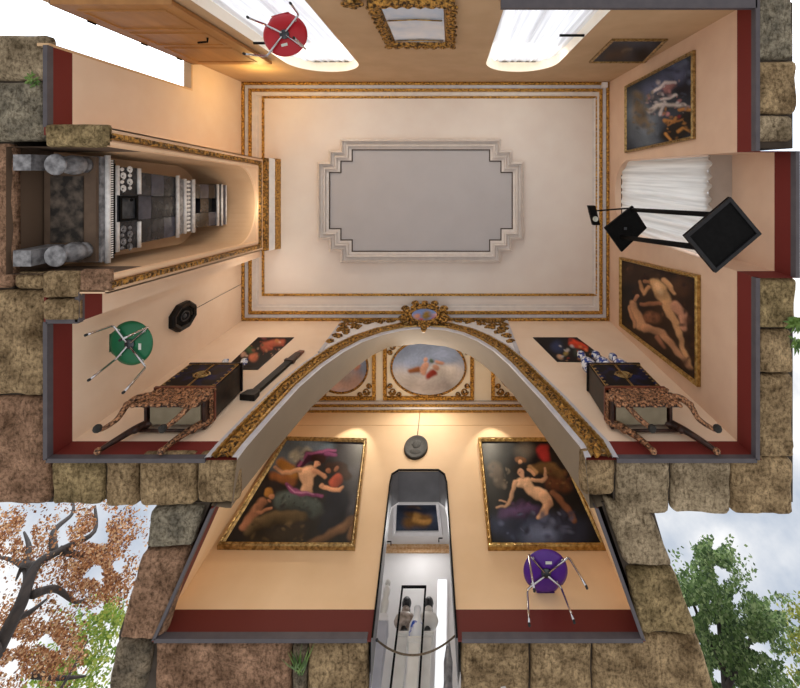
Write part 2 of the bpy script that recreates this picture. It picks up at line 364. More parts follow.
# ------------------------------------------------------------------ painted canvases (vertex colours worked out from soft brush shapes)
def painted(quad3, P, n, name, m, parent):
    """grid over quad3 (TL, TR, BR, BL); brush shapes are given in the picture's own pixel frame"""
    nu, nv = n; a, b, c, d = [np.array(q) for q in quad3]
    u = np.linspace(0, 1, nu)[None, :, None]; v = np.linspace(0, 1, nv)[:, None, None]
    G = (a * (1 - u) + b * u) * (1 - v) + (d * (1 - u) + c * u) * v
    X = G.reshape(-1, 3); s = F / (ZC + X[:, 2]); px = VX + X[:, 0] * s; py = VY + X[:, 1] * s
    colr = paint(px, py, P)
    mb = MB(); mb.v = [tuple(q) for q in X]
    for j in range(nv - 1):
        for i in range(nu - 1):
            k = j * nu + i; mb.Fc(k, k + 1, k + nu + 1, k + nu)
    return mb.build(name, m, parent, recalc=False, colors=colr)
def paint(px, py, P):
    o, sc = P['o'], P['sc']; x = (px - o[0]) * sc; y = (py - o[1]) * sc
    C = np.tile(np.array(lin(P['base'])), (len(x), 1))
    wx = x + 3 * np.sin(y / 17 + x / 31) + 1.5 * np.sin(y / 7.3); wy = y + 3 * np.sin(x / 19 - y / 29) + 1.5 * np.sin(x / 8.1)
    for col, pts, soft, shade in P['l']:
        best = np.full(len(x), 1e9); rr = np.ones(len(x)); lx = np.zeros(len(x))
        segs = list(zip(pts, pts[1:])) if len(pts) > 1 else [(pts[0], pts[0])]
        for (x0, y0, r0), (x1, y1, r1) in segs:
            dx, dy = x1 - x0, y1 - y0; t = np.clip(((wx - x0) * dx + (wy - y0) * dy) / max(1e-6, dx * dx + dy * dy), 0, 1)
            dd = np.hypot(wx - x0 - t * dx, wy - y0 - t * dy) - (r0 + (r1 - r0) * t)
            R = (r0 + (r1 - r0) * t); upd = dd < best; lx = np.where(upd, -((wx - x0 - t * dx) * .5 + (wy - y0 - t * dy) * .85) / np.maximum(R, 1), lx); best = np.where(upd, dd, best); rr = np.where(upd, R, rr)
        al = np.clip(.5 - best / soft, 0, 1); al = al * al * (3 - 2 * al)
        k = 1 + (shade * (1.25 * np.clip(lx, -1.2, 1.2)) - .12 * shade if shade else 0 * lx); k = np.clip(k, .25, 1.5)
        C = C * (1 - al[:, None]) + np.array(lin(col))[None] * k[:, None] * al[:, None]
    for cnt, pal, (x0, y0, x1, y1), (ra, rb), sd_ in P.get('s', []):
        g = np.random.default_rng(sd_)
        for _ in range(cnt):
            cx_, cy_ = g.uniform(x0, x1), g.uniform(y0, y1); r_ = g.uniform(ra, rb); an = g.uniform(0, PI); el = g.uniform(.35, 1)
            ux = (wx - cx_) * math.cos(an) + (wy - cy_) * math.sin(an); uy = -(wx - cx_) * math.sin(an) + (wy - cy_) * math.cos(an)
            al = np.clip(1.3 - np.hypot(ux / r_, uy / (r_ * el)), 0, 1) * .8
            C = C * (1 - al[:, None]) + np.array(lin(pal[g.integers(len(pal))]))[None] * (al * (1 + .3 * np.clip(-uy / r_, -1, 1)))[:, None]
    vals = 1 + .16 * np.sin(x / 41 + 2.1 * np.sin(y / 37 + 1) + y / 53) + .12 * np.sin(y / 23 + 1.7 * np.sin(x / 29))
    C = C * vals[:, None]
    nz = 1 + .10 * np.sin(x / 3.1 + 2 * np.sin(y / 5)) * np.sin(y / 4.3 + 2 * np.sin(x / 6.7))
    return np.clip(C * nz[:, None], 0, 1)
def picture(name, label, W, corners, fw, fd, P, n, fm, group=None, frame=True, cat='painting', relief=True):
    q = [W.uv(*c) for c in corners]
    cen = [sum(c[i] for c in q) / 4 for i in (0, 1)]
    root = thing(name, label, cat, W.p(cen[0], min(c[1] for c in q), 0.0), group)
    ar = sum(q[i][0] * q[(i + 1) % 4][1] - q[(i + 1) % 4][0] * q[i][1] for i in range(4)); sg = 1 if ar > 0 else -1
    to3 = W.p
    def inset(d):
        out = []; V = [Vector(c) for c in q]
        for i in range(4):
            a = (V[i] - V[i - 1]).normalized(); b = (V[(i + 1) % 4] - V[i]).normalized()
            na = Vector((-a.y, a.x)) * sg; nb = Vector((-b.y, b.x)) * sg; m = (na + nb); m = m / m.dot(na); out.append(V[i] + m * d)
        return out
    ins = inset(fw * .9 if frame else 0)
    painted([to3(p.x, p.y, fd * .45) for p in ins], P, n, 'canvas', m_paint, root)
    if frame:
        mb = MB(); md = (lambda s, k: .006 * math.sin(s * 60) if k == 3 else 0) if relief else None
        mb.ring(q, [(0, .002), (0, fd * .8), (sg * fw * .15, fd), (sg * fw * .45, fd * .85), (sg * fw * .7, fd * .95), (sg * fw, fd * .45), (sg * fw, 0.002)], to3, step=.03, mod=md)
        mb.build('frame', fm, root)
    else:
        mb = MB(); mb.ring(q, [(0, .002), (0, fd * .45)], to3, step=9); mb.build('stretcher', m_blackw, root)
    return root

# ================================================================== SETTING
# ---- ceiling with its moldings
mb = MB(); mb.box(XL - .05, XR + .05, YT - .05, YB + .02, H, H + .12); struct(mb.build('ceiling', m_ceil))
def rect_px(x0, y0, x1, y1, W=CE):
    a = W.uv(x0, y0); b = W.uv(x1, y1); return [(a[0], a[1]), (b[0], a[1]), (b[0], b[1]), (a[0], b[1])]
R0 = [(XL, YT), (XR, YT), (XR, YB), (XL, YB)]
cerel = lambda s, k: .010 * abs(math.sin(s * 42)) if k in (1, 2) else 0
mb = MB(); mb.ring(R0, [(0, .09), (.03, .10), (.055, .09), (.06, 0)], CE.p, step=.018, mod=cerel); struct(mb.build('trim_1', m_gold))
mb = MB(); mb.ring(R0, [(.06, .075), (.11, .07), (.12, .06)], CE.p, step=1); struct(mb.build('trim_2', m_greytrim))
mb = MB(); mb.ring(R0, [(.12, .06), (.13, .075), (.17, .075), (.185, .05)], CE.p, step=.018, mod=cerel); struct(mb.build('trim_3', m_gold))
mb = MB(); mb.ring(R0, [(.185, .05), (.2, .035), (.25, .03), (.27, .01), (.30, .008)], CE.p, step=1); struct(mb.build('trim_4', m_mould))
RI = rect_px(262, 96, 597, 296)
mb = MB(); mb.ring(RI, [(0, .004), (.01, .03), (.035, .03), (.05, .004)], CE.p, step=.018, mod=lambda s, k: .006 * abs(math.sin(s * 50)) if k in (1, 2) else 0); struct(mb.build('trim_5', m_gold))
# stepped centre panel
a = CE.uv(319, 139); b = CE.uv(523, 262); c1, c2 = .23, .45
x0, y0, x1, y1 = a[0], a[1], b[0], b[1]; q1, q2 = .22, .44
def stepped(x0, y0, x1, y1, q=.23):
    h = q / 2 * 1.0
    return [(x0 + 2 * h, y0), (x1 - 2 * h, y0), (x1 - 2 * h, y0 + h), (x1 - h, y0 + h), (x1 - h, y0 + 2 * h), (x1, y0 + 2 * h),
            (x1, y1 - 2 * h), (x1 - h, y1 - 2 * h), (x1 - h, y1 - h), (x1 - 2 * h, y1 - h), (x1 - 2 * h, y1),
            (x0 + 2 * h, y1), (x0 + 2 * h, y1 - h), (x0 + h, y1 - h), (x0 + h, y1 - 2 * h), (x0, y1 - 2 * h),
            (x0, y0 + 2 * h), (x0 + h, y0 + 2 * h), (x0 + h, y0 + h), (x0 + 2 * h, y0 + h)]
SP = stepped(x0, y0, x1, y1, .44)
mb = MB(); mb.ring(SP, [(0, .002), (.0, .10), (.05, .16), (.058, .07), (.09, .05), (.13, .13), (.15, .12), (.155, .04), (.205, .03), (.215, .02)], CE.p, step=9); struct(mb.build('trim_6', m_mould))
mb = MB(); mb.ring(SP, [(.203, .031), (.222, .033), (.223, .002)], CE.p, step=9); struct(mb.build('trim_7', m_groove))
mb = MB()
inner = []
n = len(SP)
for i in range(n):
    p0, p1, p2 = Vector(SP[i - 1]), Vector(SP[i]), Vector(SP[(i + 1) % n]); a_ = (p1 - p0).normalized(); b_ = (p2 - p1).normalized()
    na, nb = Vector((-a_.y, a_.x)), Vector((-b_.y, b_.x)); m_ = na + nb; m_ = m_ / m_.dot(na); inner.append(p1 + m_ * .22)
mb.slab([[(q.x, q.y) for q in inner]], CE.p, .012, .002); struct(mb.build('ceiling', m_panel))

# ---- left wall (main run), with the doorway in the corner
DH, DY = 2.36, -1.27
mb = MB(); mb.slab([[(YT, DH), (DY, DH), (DY, 0), (-.37, 0), (-.13, H), (YT, H)]], lambda u, v, d: WL.p(u, v, -d), 0, .02)
struct(mb.build('wall_left', m_wall))
mb = MB(); mb.slab([[(1.14, 0), (YB, 0), (YB, H), (1.37, H)]], lambda u, v, d: WL.p(u, v, -d), 0, .02); struct(mb.build('wall_left', m_wall))
# stepped pier beside the chimney breast
LEAN = .06
def cy(h): return .385 + LEAN * h
mb = MB(); mb.quad((-3.73, cy(0) + .78, 0), (-3.73, 1.5, 0), (-3.73, 1.66, H), (-3.73, cy(H) + .78, H)); mb.quad((-3.73, 1.5, 0), (XL, 1.5, 0), (XL, 1.66, H), (-3.73, 1.66, H))
struct(mb.build('wall_left_pier', m_wall))
# chimney breast with arched niche
XC, XN = -3.43, -4.45
def CB(u, v, d): return Vector((XC - d, u + cy(v), v))
NH, NS, NA, CH = .64, 2.58, .60, .83
arch = [(-NH, 0), (-NH, NS)] + [(-NH * math.cos(PI * k / 24), NS + NA * math.sin(PI * k / 24)) for k in range(1, 24)] + [(NH, NS), (NH, 0)]
mb = MB(); mb.slab([[(-CH, 0)] + arch + [(CH, 0), (CH, H), (-CH, H)]], CB, 0, .03)
for sgn in (-1, 1): mb.slab([[(0, 0), (.62, 0), (.62, H), (0, H)]], lambda u, v, d, sgn=sgn: Vector((XC - u, cy(v) + sgn * (CH - d), v)), 0, .015)
struct(mb.build('wall_chimney', m_niche))
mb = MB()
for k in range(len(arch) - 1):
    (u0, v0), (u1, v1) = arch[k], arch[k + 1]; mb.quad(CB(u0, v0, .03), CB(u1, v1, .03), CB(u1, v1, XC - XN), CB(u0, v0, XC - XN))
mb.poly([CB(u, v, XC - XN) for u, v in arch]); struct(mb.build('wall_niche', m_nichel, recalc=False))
# chimney trims
rel = lambda s, k: .012 * abs(math.sin(s * 40)) if k in (1, 2) else 0
open_fr = [(-.70, 0), (-.70, 3.22), (.70, 3.22), (.70, 0)]
mb = MB(); mb.ring(open_fr, [(.08, 0), (.075, .035), (.02, .04), (.01, 0)], lambda u, v, d: CB(u, v, -d), closed=False, step=.02, mod=rel); struct(mb.build('trim_8', m_goldd))
mb = MB(); mb.ring([(-.69, 0), (-.69, 3.21), (.69, 3.21), (.69, 0)], [(0, 0), (0, .02), (-.04, .02), (-.04, 0)], lambda u, v, d: CB(u, v, -d), closed=False, step=1); struct(mb.build('trim_9', m_niche))
for nm, m_, z0, z1, pr in (('trim_10', m_goldd, 3.42, 3.52, .04), ('trim_11', m_white, 3.52, 3.74, .06), ('trim_12', m_gold, 3.74, 3.955, .08)):
    mb = MB(); wd = CH + pr * .5
    mb.hexa([(XC - .03, cy(z0) - wd, z0), (XC + pr, cy(z0) - wd, z0), (XC + pr, cy(z0) + wd, z0), (XC - .03, cy(z0) + wd, z0)], [(XC - .03, cy(z1) - wd, z1), (XC + pr + .03, cy(z1) - wd, z1), (XC + pr + .03, cy(z1) + wd, z1), (XC - .03, cy(z1) + wd, z1)])
    if nm != 'trim_11':
        k = 0; yy = -wd + .03
        while yy < wd: mb.ball((XC + pr + .005, cy(z0) + yy, z0 + .02), .03, .022, .03, 8, 5); yy += .06
    struct(mb.build(nm, m_))
# ---- right wall with window recess
RN0, RN1, RNS = -.21, 1.06, 3.0
rarch = [(RN0, 0), (RN0, RNS)] + [((RN0 + RN1) / 2 - .635 * math.cos(PI * k / 20), RNS + .62 * math.sin(PI * k / 20)) for k in range(1, 20)] + [(RN1, RNS), (RN1, 0)]
TOR = lambda u, v, d: WR.p(u, v, -d)
mb = MB(); mb.slab([[(YT, 0)] + rarch + [(YB, 0), (YB, H), (YT, H)]], TOR, 0, .02); struct(mb.build('wall_right', m_wallr))
mb = MB()
for k in range(len(rarch) - 1):
    (u0, v0), (u1, v1) = rarch[k], rarch[k + 1]; mb.quad(TOR(u0, v0, .02), TOR(u1, v1, .02), TOR(u1, v1, .42), TOR(u0, v0, .42))
mb.quad(TOR(RN0, 0, .40), TOR(RN1, 0, .40), TOR(RN1, .97, .40), TOR(RN0, .97, .40)); struct(mb.build('wall_right_recess', m_wallr, recalc=False))
# ---- window wall
wins = [(-2.64, -1.48), (.56, 1.72)]; WS, WAp = 2.45, .62
def warch(x0, x1):
    c = (x0 + x1) / 2; r = (x1 - x0) / 2
    return [(x0, .02), (x0, WS)] + [(c - r * math.cos(PI * k / 20), WS + WAp * math.sin(PI * k / 20)) for k in range(1, 20)] + [(x1, WS), (x1, .02)]
TOT = lambda u, v, d: WT.p(u, v, -d)
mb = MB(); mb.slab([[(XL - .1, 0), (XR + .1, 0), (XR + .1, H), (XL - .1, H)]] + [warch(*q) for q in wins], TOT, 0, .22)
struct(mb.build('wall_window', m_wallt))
mb = MB()
for q in wins:
    A_ = warch(*q); cx_ = (q[0] + q[1]) / 2
    for k in range(len(A_) - 1):
        (u0, v0), (u1, v1) = A_[k], A_[k + 1]; e0, e1 = (.003 if u0 < cx_ else -.003), (.003 if u1 < cx_ else -.003)
        mb.quad(TOT(u0 + e0, v0 - .003, .002), TOT(u1 + e1, v1 - .003, .002), TOT(u1 + e1, v1 - .003, .2), TOT(u0 + e0, v0 - .003, .2))
struct(mb.build('wall_window_reveal_daylit_skin', mat('reveal_daylit_cream', (250, 240, 222), (252, 244, 228), 3, .6), recalc=False))  # pale skin over the tan wall; window light put into its colour
# ---- arch wall
AF = [(-2.14, 0), (-2.14, .2), (-2.10, .7), (-2.03, 1.4), (-1.90, 1.98), (-1.72, 2.48), (-1.50, 2.88), (-1.2, 3.2), (-.85, 3.41), (-.46, 3.49), (-.1, 3.40), (.2, 3.2), (.45, 2.91), (.68, 2.52), (.86, 2.05), (1.0, 1.56), (1.14, 1.08), (1.26, .58), (1.35, .2), (1.35, 0)]
AB = [(-2.2, 0), (-2.2, .2), (-2.16, .6), (-2.09, 1.1), (-2.0, 1.76), (-1.86, 2.28), (-1.69, 2.86), (-1.47, 3.42), (-1.2, 3.82), (-.6, 3.98), (-.1, 3.85), (.12, 3.68), (.36, 3.43), (.55, 3.11), (.72, 2.76), (.92, 2.19), (1.07, 1.62), (1.24, .88), (1.37, .2), (1.39, 0)]
TOB = lambda u, v, d: Vector((u, YB + d, v))
mb = MB()
def face(poly, y):
    pts = [Vector((q[0], q[1], 0)) for q in poly]; idx = [mb.V((q.x, y, q.y)) for q in pts]
    for t_ in tessellate_polygon([pts]): mb.Fc(*[idx[i] for i in t_])
face([(XL - .05, 0)] + AF + [(XR + .05, 0), (XR + .05, H), (XL - .05, H)], YB)
struct(mb.build('wall_arch', m_wall, recalc=False))
mb = MB(); mb.smooth = True
def catmull(P, n=3):
    out = []
    for i in range(len(P) - 1):
        p0, p1, p2, p3 = [Vector(P[max(0, min(len(P) - 1, j))]) for j in (i - 1, i, i + 1, i + 2)]
        for k in range(n):
            t_ = k / n; out.append(.5 * ((2 * p1) + (p2 - p0) * t_ + (2 * p0 - 5 * p1 + 4 * p2 - p3) * t_ ** 2 + (3 * p1 - p0 - 3 * p2 + p3) * t_ ** 3))
    out.append(Vector(P[-1])); return [(q.x, q.y) for q in out]
AF2, AB2 = AF, AB
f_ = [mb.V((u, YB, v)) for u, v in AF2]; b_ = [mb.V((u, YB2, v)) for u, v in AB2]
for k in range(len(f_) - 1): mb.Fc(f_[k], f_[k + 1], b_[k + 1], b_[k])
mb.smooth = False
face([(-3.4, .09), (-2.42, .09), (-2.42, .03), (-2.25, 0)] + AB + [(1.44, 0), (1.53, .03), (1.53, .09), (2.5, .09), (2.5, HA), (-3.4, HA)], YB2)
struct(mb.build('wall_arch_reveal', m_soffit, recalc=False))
# arch moldings (bands on the wall face)
def band(nm, m_, offs, mod=None, step=.03):
    mb = MB(); mb.ring(AF2, offs, WB.p, closed=False, step=step, mod=mod); struct(mb.build(nm, m_))
band('trim_13', m_greytrim, [(0, 0), (0, .025), (.05, .03), (.055, .02)], step=.2)
band('trim_14', m_goldp, [(.05, .02), (.06, .045), (.085, .045), (.095, .02)], lambda s, k: .008 * abs(math.sin(s * 45)) if k in (1, 2) else 0, .018)
band('trim_15', m_goldd, [(.09, .02), (.12, .04), (.16, .055), (.20, .04), (.23, .02)], lambda s, k: .02 * math.sin(s * 34 + k * 1.6) if k in (1, 2, 3) else 0, .018)
band('trim_16', m_goldp, [(.225, .02), (.235, .045), (.26, .045), (.27, .02)], lambda s, k: .008 * abs(math.sin(s * 45)) if k in (1, 2) else 0, .018)
band('trim_17', m_greytrim, [(.265, .02), (.27, .03), (.325, .025), (.325, 0)], step=.2)
# spandrels: white fields with gilt scrolls
def arch_out(d):
    V = [Vector(q) for q in AF2]; out = []
    for i in range(len(V)):
        a = (V[min(i + 1, len(V) - 1)] - V[max(i - 1, 0)]).normalized(); out.append(V[i] + Vector((-a.y, a.x)) * d)
    return out
AO = arch_out(.325); TOPH = 3.90
for sx, xx in ((-1, -2.08), (1, 1.06)):
    pts = [q for q in AO if (q.x < -.5 if sx < 0 else q.x > -.45) and (q.x > xx if sx < 0 else q.x < xx) and q.y < TOPH]
    pts.sort(key=lambda q: q.y)
    # point of the arch band on the vertical line x = xx
    cr_ = None
    for p_, q_ in zip(AO, AO[1:]):
        if (p_.x - xx) * (q_.x - xx) <= 0 and max(p_.y, q_.y) > .5: cr_ = p_.lerp(q_, (xx - p_.x) / (q_.x - p_.x))
    poly = [(cr_.x, cr_.y)] + [(q.x, q.y) for q in pts]
    poly += [(poly[-1][0], TOPH), (xx, TOPH)]
    mb = MB(); mb.slab([poly], WB.p, .018, .001); struct(mb.build('trim_18', m_white))
    mb = MB(); V_ = [(xx, cr_.y), (xx, TOPH), (-.9 if sx < 0 else -.0, TOPH)]
    mb.ring(V_, [(-.03, 0), (-.03, .03), (.03, .03), (.03, 0)], WB.p, closed=False, step=1); struct(mb.build('trim_19', m_greytrim))
    mb = MB(); k = 0
    cx_ = xx - sx * .26
    for (ox, oz, r_) in ((.2, -.22, .13), (.48, -.17, .11), (.72, -.13, .08), (.13, -.52, .10), (.09, -.82, .07), (.34, -.40, .08), (.93, -.10, .06), (.05, -1.05, .05), (.22, -.66, .05), (.06, -.30, .05), (.34, -.07, .05), (.62, -.06, .04), (.05, -.05, .05)):
        c = (xx - sx * ox, TOPH + oz); p = []
        for j in range(26):
            a = j / 25 * 4.6 * PI * .75; rr = r_ * (1 - j / 32); p.append(WB.p(c[0] + sx * rr * math.cos(a), c[1] + rr * math.sin(a), .035))
        mb.tube(p, [.024 * (1 - j / 40) for j in range(26)], 6)
        for j in range(5):
            a = random.random() * 6.28; mb.ball(WB.p(c[0] + r_ * 1.05 * math.cos(a), c[1] + r_ * 1.05 * math.sin(a), .03), .035, .02, .022, 8, 5)
    struct(mb.build('trim_20', m_goldd))
# ---- alcove
ax0, ax1, bx0, bx1 = -2.38, 1.45, -2.97, 1.92
dl, dr_, dhd = -.80, .07, 2.37       # doorway
DL = -.06
door_poly = [(dl, 0), (dl + DL * 2.1, 2.1), (dl + DL * 2.37 + .02, 2.27), (dl + DL * 2.37 + .12, 2.37), (dr_ + DL * 2.37 - .12, 2.37), (dr_ + DL * 2.37 - .02, 2.27), (dr_ + DL * 2.1, 2.1), (dr_, 0)]
TOA = lambda u, v, d: Vector((u, YA + d, v))
mb = MB(); mb.slab([[(bx0 - .02, 0)] + door_poly + [(bx1 + .02, 0), (bx1 + .02, HA), (bx0 - .02, HA)]], TOA, 0, .02); struct(mb.build('wall_alcove', m_walla))
mb = MB(); mb.hexa([(ax0, YB2, 0), (bx0, YA, 0), (bx0 - .02, YA, 0), (ax0 - .02, YB2, 0)], [(ax0, YB2, HA), (bx0, YA, HA), (bx0 - .05, YA, HA), (ax0 - .05, YB2, HA)]); struct(mb.build('wall_alcove_left', m_walla))
mb = MB(); mb.hexa([(ax1, YB2, 0), (bx1, YA, 0), (bx1 + .02, YA, 0), (ax1 + .02, YB2, 0)], [(ax1, YB2, HA), (bx1, YA, HA), (bx1 + .05, YA, HA), (ax1 + .05, YB2, HA)]); struct(mb.build('wall_alcove_right', m_walla))
mb = MB(); mb.box(-3.2, 2.2, YB2 - .02, YA + .1, HA, HA + .12); struct(mb.build('ceiling', mat('alcove_ceiling_cream', (232, 220, 196), (238, 228, 206), 3, .7)))
# alcove cornice along the back wall
for nm, m_, y0_, y1_, z0, z1 in (('trim_21', m_goldp, .03, .0, 3.93, 3.97), ('trim_22', m_mould, .05, .0, 3.97, 4.03), ('trim_23', m_gold, .08, .0, 4.03, 4.08), ('trim_24', m_mould, .12, .0, 4.08, 4.15)):
    mb = MB(); mb.box(bx0, bx1, YA - y0_, YA - y1_, z0, z1)
    if m_ in (m_gold, m_goldp):
        xx = bx0 + .03
        while xx < bx1: mb.ball((xx, YA - y0_, (z0 + z1) / 2), .02, .012, .02, 6, 4); xx += .05
    struct(mb.build(nm, m_))
mb = MB(); mb.box(bx0, bx1, YA - .004, YA, 3.52, 3.53); struct(mb.build('trim_25', m_woodl))

# ---- doorway to the white room, its lining and the room behind it
YD, YE, HN = 5.18, 6.05, 2.56
mb = MB()
for k in range(len(door_poly) - 1):
    (u0, v0), (u1, v1) = door_poly[k], door_poly[k + 1]; mb.quad((u0, YA + .02, v0), (u1, YA + .02, v1), (u1, YD, v1), (u0, YD, v0))
d2 = sroot('door_2', (0, YA, 0)); mb.build('jamb_lining', m_lining, d2, recalc=False)
mb = MB()
mb.ring(door_poly, [(0, 0), (0, .02), (-.02, .02), (-.02, 0)], lambda u, v, d: Vector((u, YA - d, v)), closed=False, step=9); mb.build('frame', m_black, d2)
for xx, y_, z_ in ((dl + .04, 4.85, 1.3), (dr_ - .1, 4.85, 1.35)):
    mb = MB(); mb.tube([(xx + DL * z_, y_, z_), (xx + DL * z_ + .05 * (1 if xx < -.5 else -1), y_, z_), (xx + DL * z_ + .05 * (1 if xx < -.5 else -1), y_ + .05, z_)], .008, 6); mb.build('hook', m_black, d2)
mb = MB()
x0, x1 = -1.35, .5
mb.box(x0, x1, YE, YE + .05, 0, HN); struct(mb.build('wall_white_room', m_wroom))
mb = MB(); mb.box(x0 - .05, x0, YD, YE, 0, HN); mb.box(x1, x1 + .05, YD, YE, 0, HN); struct(mb.build('wall_white_room_sides', m_wroom))
mb = MB(); mb.slab([[(x0, .15), (dl - .03, .15)] + door_poly + [(dr_ + .02, .15), (x1, .15), (x1, HN), (x0, HN)]], lambda u, v, d: Vector((u, YD + d, v)), 0, .03); struct(mb.build('wall_white_room_front', m_wroom))
mb = MB(); mb.box(x0 - .05, x1 + .05, YD - .02, YE + .05, HN, HN + .08); struct(mb.build('ceiling', m_wroom))
mb = MB(); mb.box(x0, x1, YE - .04, YE, HN - .06, HN); mb.box(x0, x1, YE - .02, YE, HN - .12, HN - .06); struct(mb.build('trim_26', mat('ochre_dentils', (200, 150, 96), (224, 190, 150), 30, .6)))

# ---- baseboards (grey)
def base(nm, pts, t_=.015, h=.06):
    mb = MB()
    for (a, b, nrm) in pts:
        a = Vector(a); b = Vector(b); o_ = Vector(nrm) * -.028; nrm = Vector(nrm) * t_; a += o_; b += o_; nrm -= o_
        mb.hexa([(a.x, a.y, -.004), (b.x, b.y, -.004), (b.x + nrm.x, b.y + nrm.y, -.004), (a.x + nrm.x, a.y + nrm.y, -.004)], [(a.x, a.y, h), (b.x, b.y, h), (b.x + nrm.x, b.y + nrm.y, h), (a.x + nrm.x, a.y + nrm.y, h)])
    struct(mb.build(nm, m_base))
base('baseboard_left', [((XL, DY), (XL, -.45), (1, 0)), ((XL, 1.5), (XL, YB), (1, 0)), ((-3.73, 1.2), (-3.73, 1.5), (1, 0)), ((XL, 1.5), (-3.73, 1.5), (0, 1))])
base('baseboard_right', [((XR, YT), (XR, RN0), (-1, 0)), ((XR, RN1), (XR, YB), (-1, 0)), ((XR + .40, RN0), (XR + .40, RN1), (-1, 0))])
base('baseboard_arch', [((XL, YB), (-2.46, YB), (0, -1)), ((1.66, YB), (XR, YB), (0, -1))])
base('baseboard_alcove', [((bx0, YA), (dl - .04, YA), (0, -1)), ((dr_ + .04, YA), (bx1, YA), (0, -1)), ((ax0, YB2), (bx0, YA), (.93, -.37)), ((ax1, YB2), (bx1, YA), (-.95, -.3))])
base('baseboard_window', [((.5, YT), (XR, YT), (0, 1))], .10, .05)

# ---- masonry cores above the stones (keep daylight out, carry the stones)
mb = MB()
Z0, Z1 = .10, 4.2
mb.box(-4.95, -4.08, DY, -.42, Z0, Z1); mb.box(-5.0, -4.48, -.42, 1.2, Z0, Z1); mb.box(-4.95, -4.08, 1.2, YB + .5, Z0, Z1)
mb.box(-4.5, -3.76, 1.22, 1.47, Z0, H - .05)
struct(mb.build('wall_left_core', m_core))
mb = MB(); mb.box(3.09, 3.5, YT, RN0 - .03, Z0, Z1); mb.box(3.09, 3.5, RN1 + .03, YB + .5, Z0, Z1); struct(mb.build('wall_right_core', m_core))
mb = MB(); mb.box(XL, -2.45, YB + .04, YB2 - .01, Z0, Z1); mb.box(1.66, XR, YB + .04, YB2 - .01, Z0, Z1); mb.box(-2.5, 1.7, YB + .04, YB2 - .01, 4.0, Z1)
struct(mb.build('wall_arch_core', m_core))
mb = MB()
mb.hexa([(-2.46, YB2 + .02, Z0), (-3.05, YA + .05, Z0), (-3.4, YA + .05, Z0), (-2.95, YB2 + .02, Z0)], [(-2.46, YB2 + .02, Z1), (-3.05, YA + .05, Z1), (-3.4, YA + .05, Z1), (-2.95, YB2 + .02, Z1)])
mb.hexa([(1.53, YB2 + .02, Z0), (2.0, YA + .05, Z0), (2.45, YA + .05, Z0), (2.05, YB2 + .02, Z0)], [(1.53, YB2 + .02, Z1), (2.0, YA + .05, Z1), (2.45, YA + .05, Z1), (2.05, YB2 + .02, Z1)])
mb.box(-3.4, -1.4, YA + .06, YA + .48, Z0, Z1); mb.box(.56, 2.5, YA + .06, YA + .48, Z0, Z1); mb.box(-3.4, -1.0, YA + .48, YA + .95, Z0, .14); mb.box(.14, 2.6, YA + .48, YA + .95, Z0, .14)
mb.box(-1.42, -1.0, YA + .06, YA + .48, Z0, Z1); mb.box(.12, .6, YA + .06, YA + .48, Z0, Z1); mb.box(-1.1, .2, YA + .06, YA + .48, 2.5, Z1)
struct(mb.build('wall_alcove_core', m_core))
# ---- stone blocks seen from below (cut masonry)
def block(parent, quad, rk, ztop=.13, n=16, rnd=.05, rough=.03, z0=0.0):
    q = [on_floor(*c, z0) for c in quad]
    sd = random.random() * 100; mb = MB(); mb.smooth = True; idx = []
    L1 = ((q[1] - q[0]).length + (q[2] - q[3]).length) / 2; L2 = ((q[3] - q[0]).length + (q[2] - q[1]).length) / 2
    for j in range(n + 1):
        row = []
        for i in range(n + 1):
            # denser near the rim
            f = lambda k: .5 - .5 * math.cos(PI * k / n)
            u, v = f(i), f(j); p = q[0].lerp(q[1], u).lerp(q[3].lerp(q[2], u), v)
            eu = min(u, 1 - u) * L1; ev = min(v, 1 - v) * L2; ed = min(eu, ev)
            k = max(0, 1 - eu / rnd) ** 2 + max(0, 1 - ev / rnd) ** 2
            if eu < rnd and ev < rnd:      # pull in corners
                c = q[0].lerp(q[1], .5).lerp(q[3].lerp(q[2], .5), .5); p = p.lerp(c, .05 * (1 - eu / rnd) * (1 - ev / rnd))
            nz = noise.fractal(Vector((p.x * 3 + sd, p.y * 3, sd)), 1, 2, 5) * rough + noise.noise(Vector((p.x * 14, p.y * 14 + sd, sd))) * rough * .35
            pj = Vector((noise.noise(Vector((p.x * 5, p.y * 5, sd))), noise.noise(Vector((p.x * 5, p.y * 5, sd + 9))), 0)) * .007
            row.append(mb.V(p + pj + Vector((0, 0, max(z0, z0 + .03 + nz + .045 * k)))))
        idx.append(row)
    for j in range(n):
        for i in range(n): mb.Fc(idx[j][i], idx[j][i + 1], idx[j + 1][i + 1], idx[j + 1][i])
    rim = idx[0] + [idx[j][n] for j in range(1, n + 1)] + [idx[n][i] for i in range(n - 1, -1, -1)] + [idx[j][0] for j in range(n - 1, 0, -1)]
    top = [mb.V((mb.v[k][0], mb.v[k][1], ztop)) for k in rim]
    for k in range(len(rim)): mb.Fc(rim[k], rim[(k + 1) % len(rim)], top[(k + 1) % len(rim)], top[k])
    mb.Fc(*top)
    return mb.build('stone_block', ROCK[rk], parent)
def rc(x0, y0, x1, y1): return [(x0, y0), (x1, y0), (x1, y1), (x0, y1)]
sl = sroot('wall_left_masonry', (XL - .2, 1, 0)); sr = sroot('wall_right_masonry', (XR + .2, 1, 0)); sb = sroot('wall_arch_masonry', (-3, YB + .2, 0)); sa = sroot('wall_alcove_masonry', (0, YA + .2, 0))
